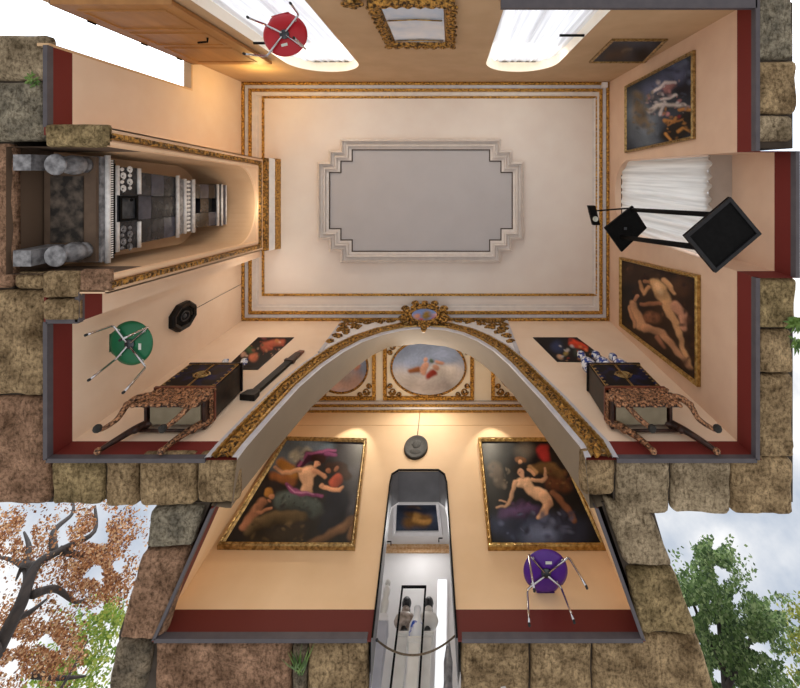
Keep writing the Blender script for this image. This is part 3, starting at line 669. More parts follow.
for q, k in ((rc(-40, 33, 44, 79), 'pale'), (rc(-40, 81, 41, 141), 'grey'), (rc(-40, 143, 7, 290), 'red'), (rc(-40, 292, 42, 398), 'tan'), (rc(-40, 400, 43.5, 509), 'red'),
             (rc(8, 274, 40, 291), 'tan')):
    block(sl, q, k)
for q, k in ((rc(43, 124, 107, 147), 'moss'), (rc(41, 272, 77, 299), 'tan'), (rc(42, 300, 77.5, 321), 'tan'), (rc(78, 270, 109, 292.5), 'red')):
    block(sl, q, k, z0=-.03, ztop=.03, rnd=.025, rough=.012)
for q, k in ((rc(758.5, -30, 797, 58), 'grey'), (rc(758.5, 60, 800, 113), 'tan'), (rc(758.5, 115, 797, 141), 'pale'), (rc(758.5, 279, 800, 330), 'moss'), (rc(760, 332, 797, 375), 'tan'), (rc(760, 377, 798, 461), 'tan')):
    block(sr, q, k, rnd=.035)
for q, k in ((rc(47, 461, 98, 509), 'moss'), (rc(100, 461, 133, 511), 'tan'), (rc(135, 459, 192, 510), 'tan'), (rc(194, 459, 235, 507), 'tan'),
             (rc(583, 457, 617, 499), 'tan'), (rc(619, 462, 672, 519), 'pale'), (rc(675, 462, 734, 518), 'pale'), (rc(736, 462, 797, 519), 'tan')):
    block(sb, q, k)
for q, k in (([(149, 512), (201, 511), (189, 551), (141, 553)], 'grey'), ([(140, 555), (187, 553), (160, 644), (114, 645)], 'red'), ([(113, 647), (150, 647), (140, 700), (104, 700)], 'dark'),
             (rc(152, 646, 289, 705), 'red'), (rc(306, 646, 367, 705), 'tan'), (rc(290, 652, 305, 705), 'dark'), (rc(461, 643, 530, 705), 'tan'), (rc(532, 643, 593, 705), 'tan'), ([(595, 643), (702, 643), (720, 705), (595, 705)], 'tan'),
             ([(605, 503), (655, 519), (676, 571), (628, 571)], 'pale'), ([(628, 574), (677, 574), (701, 640), (643, 640)], 'moss')):
    block(sa, q, k, rnd=.04)

# ================================================================== WINDOWS, DOOR, CURTAINS
def curtain(label, W, u0, u1, z0, z1, d, folds, amp, m, group=None):
    mb = MB(); mb.smooth = True; nu = folds * 8; nv = 10; rows = []
    for j in range(nv + 1):
        z = z0 + (z1 - z0) * j / nv; row = []
        for i in range(nu + 1):
            u = u0 + (u1 - u0) * i / nu; a = amp * (1 - .4 * j / nv) * math.sin(2 * PI * i / 8 + .9 * math.sin(i * .37 + j * .1))
            row.append(mb.V(W.p(u, z + .012 * math.sin(i * .8) * (1 if j == 0 else 0), d + a)))
        rows.append(row)
    for j in range(nv):
        for i in range(nu): mb.Fc(rows[j][i], rows[j][i + 1], rows[j + 1][i + 1], rows[j + 1][i])
    root = thing('curtain', label, 'curtain', W.p((u0 + u1) / 2, z0, d), group)
    mb.build('fabric', m, root, recalc=False)
    mb = MB(); mb.tube([W.p(u0 - .01, z1 + .01, d), W.p(u1 + .01, z1 + .01, d)], .008, 6); mb.build('rod', m_black, root)
    return root
for k, (q, lab) in enumerate(zip(wins, ('sheer white curtain in arched window behind the red chair', 'sheer white curtain in arched window near the small dark wall painting'))):
    x0, x1 = q; wr = sroot('window_%d' % (k + 1), ((x0 + x1) / 2, YT, 0))
    mb = MB(); mb.ring([(x0 - .1, -.05), (x1 + .1, -.05), (x1 + .1, 3.2), (x0 - .1, 3.2)], [(.0, -.23), (.0, -.27), (.16, -.27), (.16, -.23), (0, -.23)], WT.p, step=9)
    mb.box((x0 + x1) / 2 - .03, (x0 + x1) / 2 + .03, YT - .27, YT - .23, .05, 2.98); mb.build('frame', m_white, wr)
    mb = MB(); mb.quad(*[WT.p(a, b, -.25) for a, b in ((x0, .05), (x1, .05), (x1, 3.0), (x0, 3.0))]); mb.build('pane', m_glass, wr)
    mb = MB(); hx = x1 - .28 if k else x0 + .0
    mb.tube([WT.p(x1 - .32, 1.20, -.02), WT.p(x1 + .05, 1.20, -.02)] if k else [WT.p(x0 + .02, 1.36, .03), WT.p(x0 + .28, 1.36, .03)], .018, 8); mb.build('handle', m_black, wr)
    mb = MB(); mb.slab([[(x0 - .02, 2.9), (x1 + .02, 2.9), (x1 + .02, 3.12), (x0 - .02, 3.12)]], WT.p, -.215, -.2); mb.build('head_board', m_white, wr)
    curtain(lab, WT, x0 + .01, x1 - .01, .06, 2.96, -.15, 9, .018, m_curtain)
w3 = sroot('window_3', (XR + .4, .4, 0))
mb = MB(); mb.ring([(RN0 + .0, .97), (RN1, .97), (RN1, 3.62), (RN0, 3.62)], [(0, -.37), (0, -.42), (.07, -.42), (.07, -.37), (0, -.37)], WR.p, step=9); mb.box(XR + .38, XR + .42, .40, .46, .97, 3.6); mb.build('frame', m_white, w3)
mb = MB(); mb.quad(*[WR.p(a, b, -.40) for a, b in ((RN0, 1.0), (RN1, 1.0), (RN1, 3.62), (RN0, 3.62))]); mb.build('pane', m_glass, w3)
mb = MB(); mb.box(3.19, XR + .40, RN0, RN1, .96, 1.0); mb.build('sill', m_plum, w3)
curtain('cream pleated curtain in the deep window recess behind the floor lamp', WR, RN0 + .02, RN1 - .02, .89, 3.5, -.085, 9, .022, m_curtain2)
# door leaf folded back against the window wall
d1 = sroot('door_1', (XL + .02, YT + .05, 0))
mb = MB(); mb.box(XL + .03, -2.80, YT + .012, YT + .06, .01, 2.34); mb.build('door_leaf', m_wood, d1)
mb = MB(); mb.box(XL + .018, XL + .03, YT + .01, YT + .062, .01, 2.34); mb.build('leaf_edge', m_woodd, d1)
for z0, z1 in ((.15, .75), (.85, 1.35), (1.45, 2.2)):
    mb = MB(); mb.ring([(-3.88, z0), (-2.95, z0), (-2.95, z1), (-3.88, z1)], [(0, .06), (.015, .072), (.035, .072), (.05, .06)], WT.p, step=9); mb.build('panel_molding', m_wood, d1)
mb = MB(); mb.tube([(-3.05, YT + .06, 1.05), (-3.05, YT + .11, 1.05), (-3.17, YT + .12, 1.05)], .013, 8); mb.build('handle', m_black, d1)
for z in (.5, 1.3, 2.0):
    mb = MB(); mb.tube([(XL + .025, YT + .068, z - .05), (XL + .025, YT + .068, z + .05)], .012, 8); mb.build('hinge', m_black, d1)
mb = MB(); mb.box(XL - .12, XL + .0, DY - .03, DY, .03, DH); mb.box(XL - .12, XL + .0, YT, DY - .03, DH - .03, DH); mb.build('frame', m_woodl, d1)

# ================================================================== PAINTINGS
ALC = dict(o=(210, 430), sc=4.848)
P1 = dict(**ALC, base=(30, 28, 30), l=[
    ((100, 114, 128), [(560, 80, 40), (420, 90, 80), (330, 160, 50)], 60, 0), ((158, 158, 146), [(415, 125, 30), (440, 150, 30), (475, 105, 20)], 30, .25), ((66, 64, 72), [(670, 110, 60), (700, 250, 50), (690, 400, 30)], 90, 0),
    ((172, 120, 60), [(345, 160, 22), (385, 195, 30), (410, 230, 20)], 24, .4), ((134, 84, 50), [(310, 225, 22), (400, 250, 20)], 26, .35), ((34, 30, 34), [(270, 270, 26), (330, 290, 30)], 26, .2),
    ((18, 22, 36), [(620, 330, 60), (590, 430, 62), (560, 470, 34)], 40, .2),
    ((66, 28, 56), [(430, 170, 18), (480, 130, 26), (540, 122, 24), (600, 112, 18)], 16, .35), ((150, 84, 126), [(425, 172, 5), (470, 118, 6), (530, 104, 6), (610, 98, 6)], 10, 0), ((124, 64, 106), [(560, 118, 9), (610, 122, 9)], 10, .3),
    ((46, 18, 18), [(505, 135, 20), (545, 138, 20)], 14, .2),
    ((204, 158, 126), [(440, 196, 16), (490, 192, 18), (500, 210, 16)], 14, .3), ((208, 164, 132), [(465, 215, 34), (472, 262, 27), (470, 290, 30)], 14, .35), ((206, 158, 124), [(436, 192, 14), (390, 208, 11), (350, 204, 9), (318, 180, 8)], 9, .35), ((190, 138, 108), [(505, 200, 13), (550, 222, 11), (560, 232, 8)], 10, .35),
    ((200, 146, 116), [(512, 178, 9), (522, 162, 15)], 8, .3), ((150, 96, 76), [(533, 160, 5)], 6, 0), ((34, 16, 15), [(512, 142, 9), (540, 144, 8)], 8, 0),
    ((66, 76, 76), [(350, 345, 42), (420, 340, 46), (510, 385, 40)], 34, .45), ((44, 52, 54), [(400, 380, 14), (480, 400, 16)], 20, .2),
    ((120, 60, 102), [(375, 262, 9), (395, 290, 14), (440, 308, 12), (500, 316, 10), (540, 318, 8)], 10, .35), ((170, 112, 150), [(380, 270, 3), (410, 300, 4), (500, 310, 3)], 6, 0),
    ((52, 28, 20), [(580, 182, 22), (640, 185, 30), (662, 225, 24)], 18, .25), ((164, 106, 78), [(572, 196, 13)], 8, .3), ((150, 98, 72), [(612, 190, 12)], 8, .3), ((160, 74, 54), [(618, 238, 26), (600, 262, 22)], 14, .4), ((206, 150, 114), [(540, 272, 8), (580, 290, 11), (625, 290, 11), (640, 275, 8)], 8, .35), ((190, 140, 110), [(545, 268, 9)], 8, .2),
    ((156, 108, 84), [(255, 350, 20), (225, 385, 24), (190, 435, 24), (165, 470, 20)], 16, .4), ((168, 118, 92), [(222, 368, 11), (215, 395, 10), (250, 398, 8), (300, 380, 7)], 8, .4), ((160, 112, 56), [(288, 296, 20), (278, 312, 14)], 12, .3), ((172, 122, 94), [(298, 320, 13)], 8, .3), ((160, 112, 88), [(285, 342, 8)], 8, .2),
    ((84, 70, 50), [(180, 500, 16), (240, 450, 30), (330, 425, 34), (450, 420, 26)], 22, .5), ((44, 38, 32), [(200, 540, 30), (420, 500, 40)], 60, 0), ((104, 76, 54), [(480, 560, 16), (600, 500, 20), (700, 440, 26), (700, 520, 30)], 22, .45)],
    s=[(26, [(60, 66, 66), (84, 90, 88), (44, 50, 54), (30, 32, 38)], (340, 320, 540, 400), (5, 16), 11), (22, [(92, 76, 54), (70, 56, 40), (50, 42, 34)], (190, 440, 470, 540), (6, 20), 12), (12, [(170, 170, 158), (128, 134, 138)], (390, 85, 450, 150), (6, 14), 13)])
picture('framed_painting', 'large old painting of figures with pink drapery, left of the alcove doorway', WA, [(285, 440), (367, 442), (355, 551), (217, 550)], .06, .07, P1, (150, 150), m_goldf, 'large alcove paintings')
P2 = dict(o=(470, 430), sc=5.29, base=(22, 22, 26), l=[
    ((64, 66, 70), [(110, 130, 50), (200, 100, 40)], 80, 0), ((112, 106, 98), [(290, 110, 40)], 80, .1), ((44, 52, 74), [(150, 500, 60), (330, 520, 90), (550, 540, 70)], 120, 0), ((116, 128, 160), [(330, 560, 40), (420, 540, 30)], 110, 0),  # bluish shapes low down are a painted sheen, reflection put into the colour
    ((92, 80, 70), [(130, 200, 34), (160, 280, 26)], 30, .3), ((180, 52, 52), [(385, 110, 34), (400, 150, 22)], 26, .25),
    ((108, 82, 50), [(340, 200, 20), (430, 205, 36), (470, 240, 30)], 24, .35), ((104, 62, 42), [(430, 280, 30), (500, 300, 34)], 40, .3), ((132, 88, 64), [(440, 330, 14), (510, 410, 14), (555, 480, 13)], 14, .3),
    ((26, 18, 16), [(240, 205, 18), (262, 195, 16), (300, 200, 12)], 12, .2), ((60, 42, 70), [(270, 410, 40)], 26, .3), ((80, 60, 96), [(180, 440, 30), (340, 430, 30)], 40, .3),
    ((214, 174, 140), [(262, 278, 26), (300, 280, 26), (325, 322, 25), (385, 345, 34)], 14, .4), ((222, 184, 150), [(258, 288, 10)], 14, .3), ((222, 184, 150), [(298, 288, 10)], 14, .3), ((210, 168, 134), [(395, 352, 30), (412, 390, 26), (385, 440, 18), (368, 462, 14)], 12, .4), ((190, 146, 116), [(420, 380, 14), (405, 440, 10)], 14, .3),
    ((206, 164, 130), [(238, 275, 14), (226, 335, 10), (205, 385, 9), (182, 408, 7), (140, 408, 5)], 8, .4), ((190, 148, 118), [(190, 380, 6), (160, 376, 4)], 6, .2), ((204, 160, 126), [(330, 266, 10), (378, 268, 11), (404, 250, 9), (396, 205, 6)], 8, .4), ((206, 160, 130), [(276, 248, 9), (268, 222, 16)], 8, .3), ((120, 84, 60), [(250, 158, 14), (285, 158, 14)], 12, .2), ((196, 150, 116), [(264, 172, 12)], 8, .3), ((170, 132, 92), [(320, 195, 12), (350, 225, 10)], 12, .35), ((188, 144, 110), [(310, 212, 10), (340, 236, 8)], 8, .3), ((150, 104, 84), [(262, 226, 4)], 5, 0)], s=[(34, [(58, 64, 88), (84, 92, 120), (40, 44, 62), (100, 108, 136)], (150, 440, 560, 570), (8, 30), 21), (16, [(96, 84, 74), (74, 68, 64), (120, 108, 94)], (100, 170, 210, 300), (6, 18), 22), (22, [(112, 82, 50), (80, 54, 34), (130, 96, 60), (96, 56, 40)], (400, 190, 540, 330), (6, 18), 23), (12, [(86, 60, 96), (60, 40, 70)], (210, 380, 330, 440), (6, 16), 24)])
picture('framed_painting', 'large dark painting of a reclining nude and red cloth, above the purple chair', WA, [(478, 441), (557, 441), (608, 551), (488, 551)], .06, .07, P2, (150, 150), m_goldp, 'large alcove paintings')
P3 = dict(o=(615, 250), sc=4.916, base=(46, 30, 22), l=[
    ((28, 26, 28), [(70, 200, 40), (80, 330, 40)], 50, 0), ((78, 50, 34), [(320, 180, 40)], 60, .1), ((60, 40, 28), [(330, 450, 60), (150, 100, 40)], 90, 0),
    ((206, 160, 112), [(195, 160, 24), (225, 205, 34), (250, 250, 26)], 16, .3), ((200, 152, 108), [(250, 265, 24), (275, 320, 20), (310, 385, 16), (335, 490, 11), (375, 580, 9)], 12, .3), ((190, 138, 110), [(290, 270, 20), (330, 310, 22), (340, 380, 16)], 14, .3),
    ((198, 150, 106), [(240, 150, 12), (275, 185, 12), (290, 215, 8)], 10, .3), ((190, 142, 100), [(165, 185, 9), (140, 215, 8), (125, 160, 8)], 10, .3), ((56, 30, 20), [(150, 135, 16)], 10, .2), ((44, 24, 17), [(140, 140, 14), (158, 138, 12)], 8, .2), ((176, 124, 88), [(150, 156, 10), (168, 158, 8)], 6, .3),
    ((186, 140, 104), [(85, 265, 16), (105, 310, 18), (130, 370, 24)], 14, .3), ((182, 134, 100), [(150, 385, 20), (230, 405, 18), (300, 490, 13), (370, 580, 9)], 12, .3), ((176, 128, 94), [(70, 280, 7), (98, 375, 7)], 8, .3), ((166, 112, 80), [(130, 265, 9), (220, 265, 10)], 10, .3), ((44, 26, 18), [(96, 206, 12), (106, 204, 10)], 8, .2), ((170, 120, 90), [(106, 226, 10), (96, 248, 8)], 6, .3), ((140, 90, 60), [(70, 95, 8)], 14, .2), ((130, 84, 58), [(170, 330, 30), (210, 340, 20)], 24, .4), ((150, 100, 74), [(210, 430, 12), (240, 480, 8)], 14, .3), ((228, 186, 140), [(200, 165, 12), (225, 205, 14)], 20, 0), ((46, 26, 18), [(98, 205, 9)], 8, 0)], s=[(30, [(60, 40, 30), (36, 24, 20), (74, 50, 36), (48, 36, 34)], (60, 80, 400, 140), (8, 26), 31), (26, [(62, 40, 30), (40, 26, 22), (78, 50, 40)], (330, 150, 400, 620), (8, 26), 32), (12, [(112, 74, 52), (90, 56, 42)], (150, 300, 240, 360), (5, 14), 33)])
picture('framed_painting', 'gilt framed painting of two pale nude figures on the rose wall below the floor lamp', WR, [(622, 257), (701, 275), (701, 387), (622, 326)], .055, .06, P3, (120, 140), m_goldp, 'rose wall paintings')
P4 = dict(o=(585, 30), sc=5.29, base=(44, 52, 64), l=[
    ((112, 122, 134), [(300, 480, 80), (330, 590, 40), (260, 380, 40)], 110, 0), ((24, 24, 34), [(520, 300, 60), (540, 220, 50)], 90, 0), ((20, 15, 12), [(480, 540, 60), (540, 470, 44), (440, 560, 40)], 40, 0), ((84, 92, 120), [(480, 230, 50), (330, 320, 30)], 80, 0),
    ((110, 96, 78), [(280, 350, 24), (290, 470, 34), (330, 500, 24)], 40, .3), ((150, 104, 104), [(430, 310, 22), (470, 290, 16)], 26, .2), ((206, 196, 196), [(360, 330, 8), (420, 280, 8), (480, 280, 7)], 14, 0), ((196, 188, 186), [(400, 370, 7), (480, 345, 6)], 12, 0),
    ((200, 190, 184), [(340, 430, 14), (380, 400, 12), (450, 395, 9), (530, 400, 7)], 18, .2), ((186, 176, 176), [(400, 440, 10), (420, 380, 8)], 16, 0), ((168, 116, 60), [(420, 480, 10), (470, 490, 8), (480, 465, 7)], 14, .2), ((176, 120, 60), [(500, 420, 7), (560, 425, 8)], 12, .2),
    ((170, 116, 56), [(430, 550, 9), (450, 580, 7)], 12, .2), ((178, 124, 64), [(490, 540, 7), (520, 520, 7), (560, 535, 7)], 12, .2), ((120, 30, 40), [(495, 455, 10)], 14, 0), ((150, 100, 50), [(440, 500, 6), (520, 470, 5)], 10, 0)],
    s=[(46, [(190, 180, 182), (150, 130, 134), (60, 64, 84), (120, 110, 110), (176, 120, 120)], (330, 260, 550, 450), (5, 15), 1), (22, [(164, 112, 56), (110, 70, 36), (20, 15, 12), (130, 90, 50)], (410, 410, 575, 590), (5, 14), 2), (30, [(106, 98, 84), (88, 94, 104), (70, 74, 84), (120, 104, 80)], (250, 320, 400, 560), (6, 18), 3), (14, [(80, 88, 110), (50, 54, 74)], (420, 160, 560, 290), (10, 26), 4)])
picture('framed_painting', 'dark blue stormy battle painting high on the rose wall beside the corner', WR, [(627, 86), (696, 50), (696, 139), (627, 153)], .045, .05, P4, (130, 130), m_goldf, 'rose wall paintings')
P5 = dict(o=(585, 30), sc=5.29, base=(50, 52, 60), l=[((66, 70, 82), [(230, 80, 50), (330, 70, 40)], 90, 0), ((84, 66, 56), [(130, 140, 22), (220, 110, 18)], 50, 0), ((20, 20, 24), [(300, 130, 40)], 60, 0), ((120, 104, 88), [(200, 112, 6), (250, 100, 5)], 20, 0)])
picture('framed_painting', 'small dark landscape painting beside the right arched window', WT, [(589, 61.5), (645, 61.5), (668, 38.5), (612, 38.5)], .05, .03, P5, (70, 60), m_goldf, 'window wall paintings')
P6 = dict(o=(85, 330), sc=3.556, base=(16, 12, 14), l=[((170, 84, 60), [(640, 60, 16), (700, 42, 12)], 14, .3), ((196, 110, 80), [(600, 96, 18)], 14, .35), ((150, 60, 40), [(660, 65, 9)], 10, .2), ((186, 120, 70), [(680, 40, 8)], 8, .2), ((70, 96, 60), [(585, 70, 14)], 20, .2), ((190, 150, 130), [(560, 90, 9)], 10, .2), ((120, 60, 60), [(635, 30, 8)], 10, .2)], s=[(26, [(170, 90, 66), (150, 60, 48), (196, 130, 90), (60, 76, 48), (190, 160, 140)], (560, 40, 710, 105), (3, 8), 5)])
picture('flower_painting', 'dark unframed flower painting above the left cabinet, beside the barometer', WB, [(258, 338), (294, 338), (258, 370), (224, 370)], .02, .03, P6, (70, 60), m_black, 'flower paintings', frame=False)
P7 = dict(o=(525, 330), sc=3.72, base=(14, 13, 20), l=[((196, 60, 30), [(180, 50, 14), (220, 66, 12)], 12, .25), ((206, 110, 60), [(225, 75, 7)], 8, .2), ((60, 70, 60), [(190, 85, 12)], 14, .2), ((190, 150, 120), [(130, 100, 10)], 10, .3), ((40, 56, 96), [(120, 60, 20)], 30, 0), ((130, 40, 30), [(170, 40, 8)], 8, 0), ((150, 130, 70), [(150, 85, 8)], 10, .2)], s=[(24, [(196, 70, 36), (170, 50, 30), (206, 140, 80), (60, 70, 80), (190, 190, 190)], (130, 40, 260, 115), (3, 8), 6)])
picture('flower_painting', 'dark unframed flower painting with red blooms above the right cabinet', WB, [(533, 338), (577, 338), (610, 363), (557, 362)], .02, .03, P7, (70, 60), m_black, 'flower paintings', frame=False)

# ---- alcove ceiling frescoes
def fresco(label, cx_, cy_, rx, ry, P, rect):
    root = thing('ceiling_fresco', label, 'fresco', (cx_, cy_, HA), 'alcove ceiling frescoes')
    rows = []; nr, na = 26, 72; pts = []; mb = MB()
    c = mb.V((cx_, cy_, HA - .012))
    for i in range(1, nr + 1):
        row = []
        for k in range(na):
            a = 2 * PI * k / na; row.append(mb.V((cx_ + rx * i / nr * math.cos(a), cy_ + ry * i / nr * math.sin(a), HA - .012)))
        rows.append(row)
    for k in range(na): mb.Fc(c, rows[0][k], rows[0][(k + 1) % na])
    for i in range(nr - 1):
        for k in range(na): mb.Fc(rows[i][k], rows[i][(k + 1) % na], rows[i + 1][(k + 1) % na], rows[i + 1][k])
    X = np.array(mb.v); s = F / (ZC + X[:, 2]); mb.build('painted_oval', m_fresco, root, recalc=False, colors=paint(VX + X[:, 0] * s, VY + X[:, 1] * s, P))
    mb = MB(); mb.ring([(cx_ + rx * math.cos(2 * PI * k / 48), cy_ + ry * math.sin(2 * PI * k / 48)) for k in range(48)], [(.01, .012), (0, .03), (-.03, .03), (-.035, 0)], CA.p, step=9); mb.build('oval_molding', m_goldd, root)
    mb = MB(); mb.ring(rect, [(0, .002), (.005, .03), (.07, .035), (.08, .002)], CA.p, step=.02, mod=lambda s, k: .008 * abs(math.sin(s * 40)) if k == 2 else 0); mb.build('gilt_border', m_gold, root)
    for sx in (-1, 1):
        for sy in (-1, 1):
            mb = MB(); ex = (rect[1][0] - .19) if sx > 0 else rect[0][0] + .19; ey = (rect[2][1] - .17) if sy > 0 else rect[0][1] + .17
            for r_, ox, oy in ((.075, 0, 0), (.05, -.13 * sx, .05 * sy), (.05, .05 * sx, -.12 * sy)):
                p = []
                for j in range(18):
                    a = j / 17 * 3.2 * PI; rr = r_ * (1 - j / 24); p.append((ex + ox + rr * math.cos(a) * sx, ey + oy + rr * math.sin(a) * sy, HA - .015))
                mb.tube(p, .016, 6)
            mb.build('corner_scroll', m_goldd, root)
FS = dict(o=(310, 300), sc=3.478)
PF = dict(**FS, base=(150, 166, 196), l=[((196, 192, 192), [(300, 280, 40), (420, 300, 50), (520, 270, 40)], 60, .1), ((214, 208, 204), [(440, 250, 26), (490, 245, 22)], 26, .2), ((170, 164, 164), [(350, 300, 20), (470, 300, 24)], 40, .1), ((150, 96, 60), [(350, 245, 8), (380, 240, 10)], 10, .2), ((150, 60, 50), [(410, 265, 10), (430, 255, 10)], 10, .2), ((214, 164, 140), [(402, 232, 14), (396, 250, 9)], 8, .2), ((216, 168, 144), [(402, 210, 8)], 6, .2), ((206, 156, 132), [(440, 236, 11)], 8, .2), ((210, 160, 136), [(444, 214, 7), (460, 218, 6)], 6, .2), ((90, 110, 90), [(424, 215, 8)], 8, .2)])
PG = dict(**FS, base=(150, 164, 194), l=[((206, 176, 166), [(60, 280, 40), (150, 290, 40)], 50, .1), ((214, 160, 140), [(165, 235, 12)], 12, .2), ((196, 184, 184), [(120, 260, 26)], 30, .2), ((190, 184, 190), [(680, 300, 40)], 50, 0)])
def cpx(px, py): return CA.uv(px, py)
def crect(x0, y0, x1, y1): a = cpx(x0, y0); b = cpx(x1, y1); return [(a[0], a[1]), (b[0], a[1]), (b[0], b[1]), (a[0], b[1])]
c_ = cpx(428.5, 367.5); s_ = S(HA)
fresco('oval ceiling fresco of two cherubs on clouds, framed by the arch', c_[0], c_[1], 36.5 / s_, 27.5 / s_, PF, crect(383, 338, 474, 400))
c_ = cpx(341, 367); fresco('oval ceiling fresco of pink clouds, left of the cherub fresco', c_[0], c_[1], 26 / s_, 25 / s_, PG, crect(308, 338, 376, 400))
c_ = cpx(526, 367); fresco('oval ceiling fresco mostly hidden behind the right side of the arch', c_[0], c_[1], 28 / s_, 25 / s_, PG, crect(491, 338, 552, 400))
# fresco in the white room
PW = dict(o=(360, 460), sc=3.017, base=(58, 66, 82), l=[((120, 84, 44), [(160, 160, 22), (190, 180, 22), (150, 190, 18)], 24, .2), ((176, 128, 68), [(180, 150, 9), (165, 185, 8), (205, 185, 8)], 10, .2), ((40, 44, 58), [(125, 150, 10), (225, 150, 10)], 20, 0)])
r_ = thing('ceiling_fresco', 'dark ceiling fresco with golden scrolls in the white room beyond the doorway', 'fresco', (-.55, 5.7, HN))
q = [on_floor(px, py, HN) for px, py in ((397, 503), (436, 503), (439, 530), (396, 530))]
painted([p - Vector((0, 0, .012)) for p in q], PW, (50, 36), 'canvas', m_fresco, r_)
mb = MB(); mb.ring([(p.x, p.y) for p in q], [(.0, .012), (.0, .04), (-.05, .05), (-.06, 0)], lambda u, v, d: Vector((u, v, HN - d)), step=9); mb.build('frame', m_white, r_)

# ================================================================== CHAIRS
def make_chair(label, seat_m, loc, rot, name='shell_chair'):
    root = thing(name, label, 'chair', (0, 0, 0), None)
    R = .245; zs = .445
    # outline of the seat: round, drawn in to a waist at the back (+y)
    out = []
    n = 64
    for k in range(n):
        a = 2 * PI * k / n - PI / 2; x, y = R * math.cos(a), R * .97 * math.sin(a)
        if y > .16:
            t_ = (y - .16) / (R * .97 - .16); x = math.copysign(.095 + .06 * (1 - t_) ** 1.6 + .01, x) if abs(x) > .105 else x; y = .16 + .085 * t_
        out.append((x, y))
    mb = MB(); mb.smooth = False
    rows = []
    for rr, z in ((.0, -.006), (.55, -.004), (.85, .0), (1.0, .012)): rows.append([mb.V((x * rr, y * rr, zs + z)) for x, y in out])
    for rr, z in ((1.0, .022), (.85, .012), (.0, .008)): rows.append([mb.V((x * rr, y * rr, zs + z)) for x, y in out])
    mb.smooth = True
    for a, b in zip(rows, rows[1:]):
        for k in range(n): mb.Fc(a[k], a[(k + 1) % n], b[(k + 1) % n], b[k])
    mb.build('seat', seat_m, root)
    mb = MB(); mb.smooth = True; rows = []
    for j in range(11):
        t_ = j / 10; y = .236 + .05 * math.sin(min(1, t_ * 2.5) * PI / 2) * 1 + .03 * t_; z = zs + .01 + .24 * t_ ** 1.05
        wd = .10 if t_ < .2 else .10 + .03 * math.sin((t_ - .2) / .8 * PI * .75)
        y = .232 + .02 * t_
        rows.append(([mb.V((wd * (i / 4 - 1), y - .03 * (abs(i / 4 - 1)) ** 2 * t_, z)) for i in range(9)], [mb.V((wd * (i / 4 - 1), y + .01 - .03 * (abs(i / 4 - 1)) ** 2 * t_, z)) for i in range(9)]))
    for (a, a2), (b, b2) in zip(rows, rows[1:]):
        for i in range(8): mb.Fc(a[i], a[i + 1], b[i + 1], b[i]); mb.Fc(a2[i], b2[i], b2[i + 1], a2[i + 1])
        mb.Fc(a[0], b[0], b2[0], a2[0]); mb.Fc(a[8], a2[8], b2[8], b[8])
    a, a2 = rows[-1]; mb.Fc(*(a + a2[::-1]))
    mb.build('backrest', seat_m, root)
    zk = zs - .028
    feet = [(-.215, -.235), (.31, -.265), (-.265, .11), (.185, .08)]
    knees = [(-.20, -.23), (.25, -.20), (-.215, .165), (.165, .14)]
    for (fx, fy), (kx, ky) in zip(feet, knees):
        mb = MB(); p = [(kx * .12, ky * .12, zk), (kx * .85, ky * .85, zk), (kx * .95, ky * .95, zk - .006), (kx, ky, zk - .03), (kx + (fx - kx) * .5, ky + (fy - ky) * .5, zk * .5), (fx, fy, .022)]
        mb.tube(p, .0115, 8); lg = mb.build('leg', m_chrome, root)
        mb = MB(); mb.lathe([(.0, 0), (.013, 0), (.014, .022), (.011, .026)], (fx, fy, 0), 10); mb.build('rubber_foot', m_rubber, lg)
        mb = MB(); mb.ball((kx * .72, ky * .72, zk + .014), .014, .014, .012, 8, 6); mb.build('bumper', m_stick, lg)
    mb = MB(); mb.lathe([(.05, 0), (.055, .008), (.05, .016)], (0, 0, zk + .006), 20); mb.build('hub_plate', m_steel, root)
    mb = MB(); mb.box(-.005, .065, -.125, -.095, zs - .0085, zs - .0045); mb.build('sticker', m_stick, root)
    root.location = loc; root.rotation_euler = (0, 0, rot); return root
make_chair('purple round seat shell chair with chrome legs under the reclining nude painting', m_purple, (1.05, 4.43, 0), 0)
make_chair('green round seat shell chair with chrome legs beside the left wall', m_green, (-3.55, 1.90, 0), PI / 2 + .0)
make_chair('red round seat shell chair with chrome legs in front of the arched window', m_redp, (-1.84, -1.52, 0), PI - .25)

# ================================================================== STOVE in the niche
st = thing('tiled_stove', 'tall black tiled stove with silver mouldings standing in the arched niche', 'stove', (-4.1, cy(0), 0))
def tier(nm, m_, x_front, x_back, hw, z0, z1, hw1=None, x1=None, parent=st):
    hw1 = hw1 or hw; xf1 = x_front if x1 is None else x1; mb = MB()
    mb.hexa([(x_back, cy(z0) - hw, z0), (x_front, cy(z0) - hw, z0), (x_front, cy(z0) + hw, z0), (x_back, cy(z0) + hw, z0)], [(x_back, cy(z1) - hw1, z1), (xf1, cy(z1) - hw1, z1), (xf1, cy(z1) + hw1, z1), (x_back, cy(z1) + hw1, z1)])
    return mb.build(nm, m_, parent)
XB = -4.42
for sx, xx in ((-1, -3.97), (1, -3.97)):
    mb = MB(); mb.lathe([(.05, 0), (.10, .0), (.11, .02), (.085, .05), (.05, .09), (.05, .11), (.09, .15), (.105, .21), (.10, .27), (.07, .31), (.085, .33), (.085, .36)], (xx, cy(0) + sx * .46, 0), 22); mb.build('leg', m_tileg, st)
    mb = MB(); mb.box(-4.38, -4.20, cy(0) + sx * .48 - .08, cy(0) + sx * .48 + .08, 0, .36); mb.build('leg', m_tileg, st)
tier('bottom_plate', m_soot, -3.99, -4.34, .36, .345, .36)
tier('base_molding', m_hearth, -3.86, XB, .57, .36, .40)
tier('base_molding', m_tileg, -3.84, XB, .58, .40, .46)
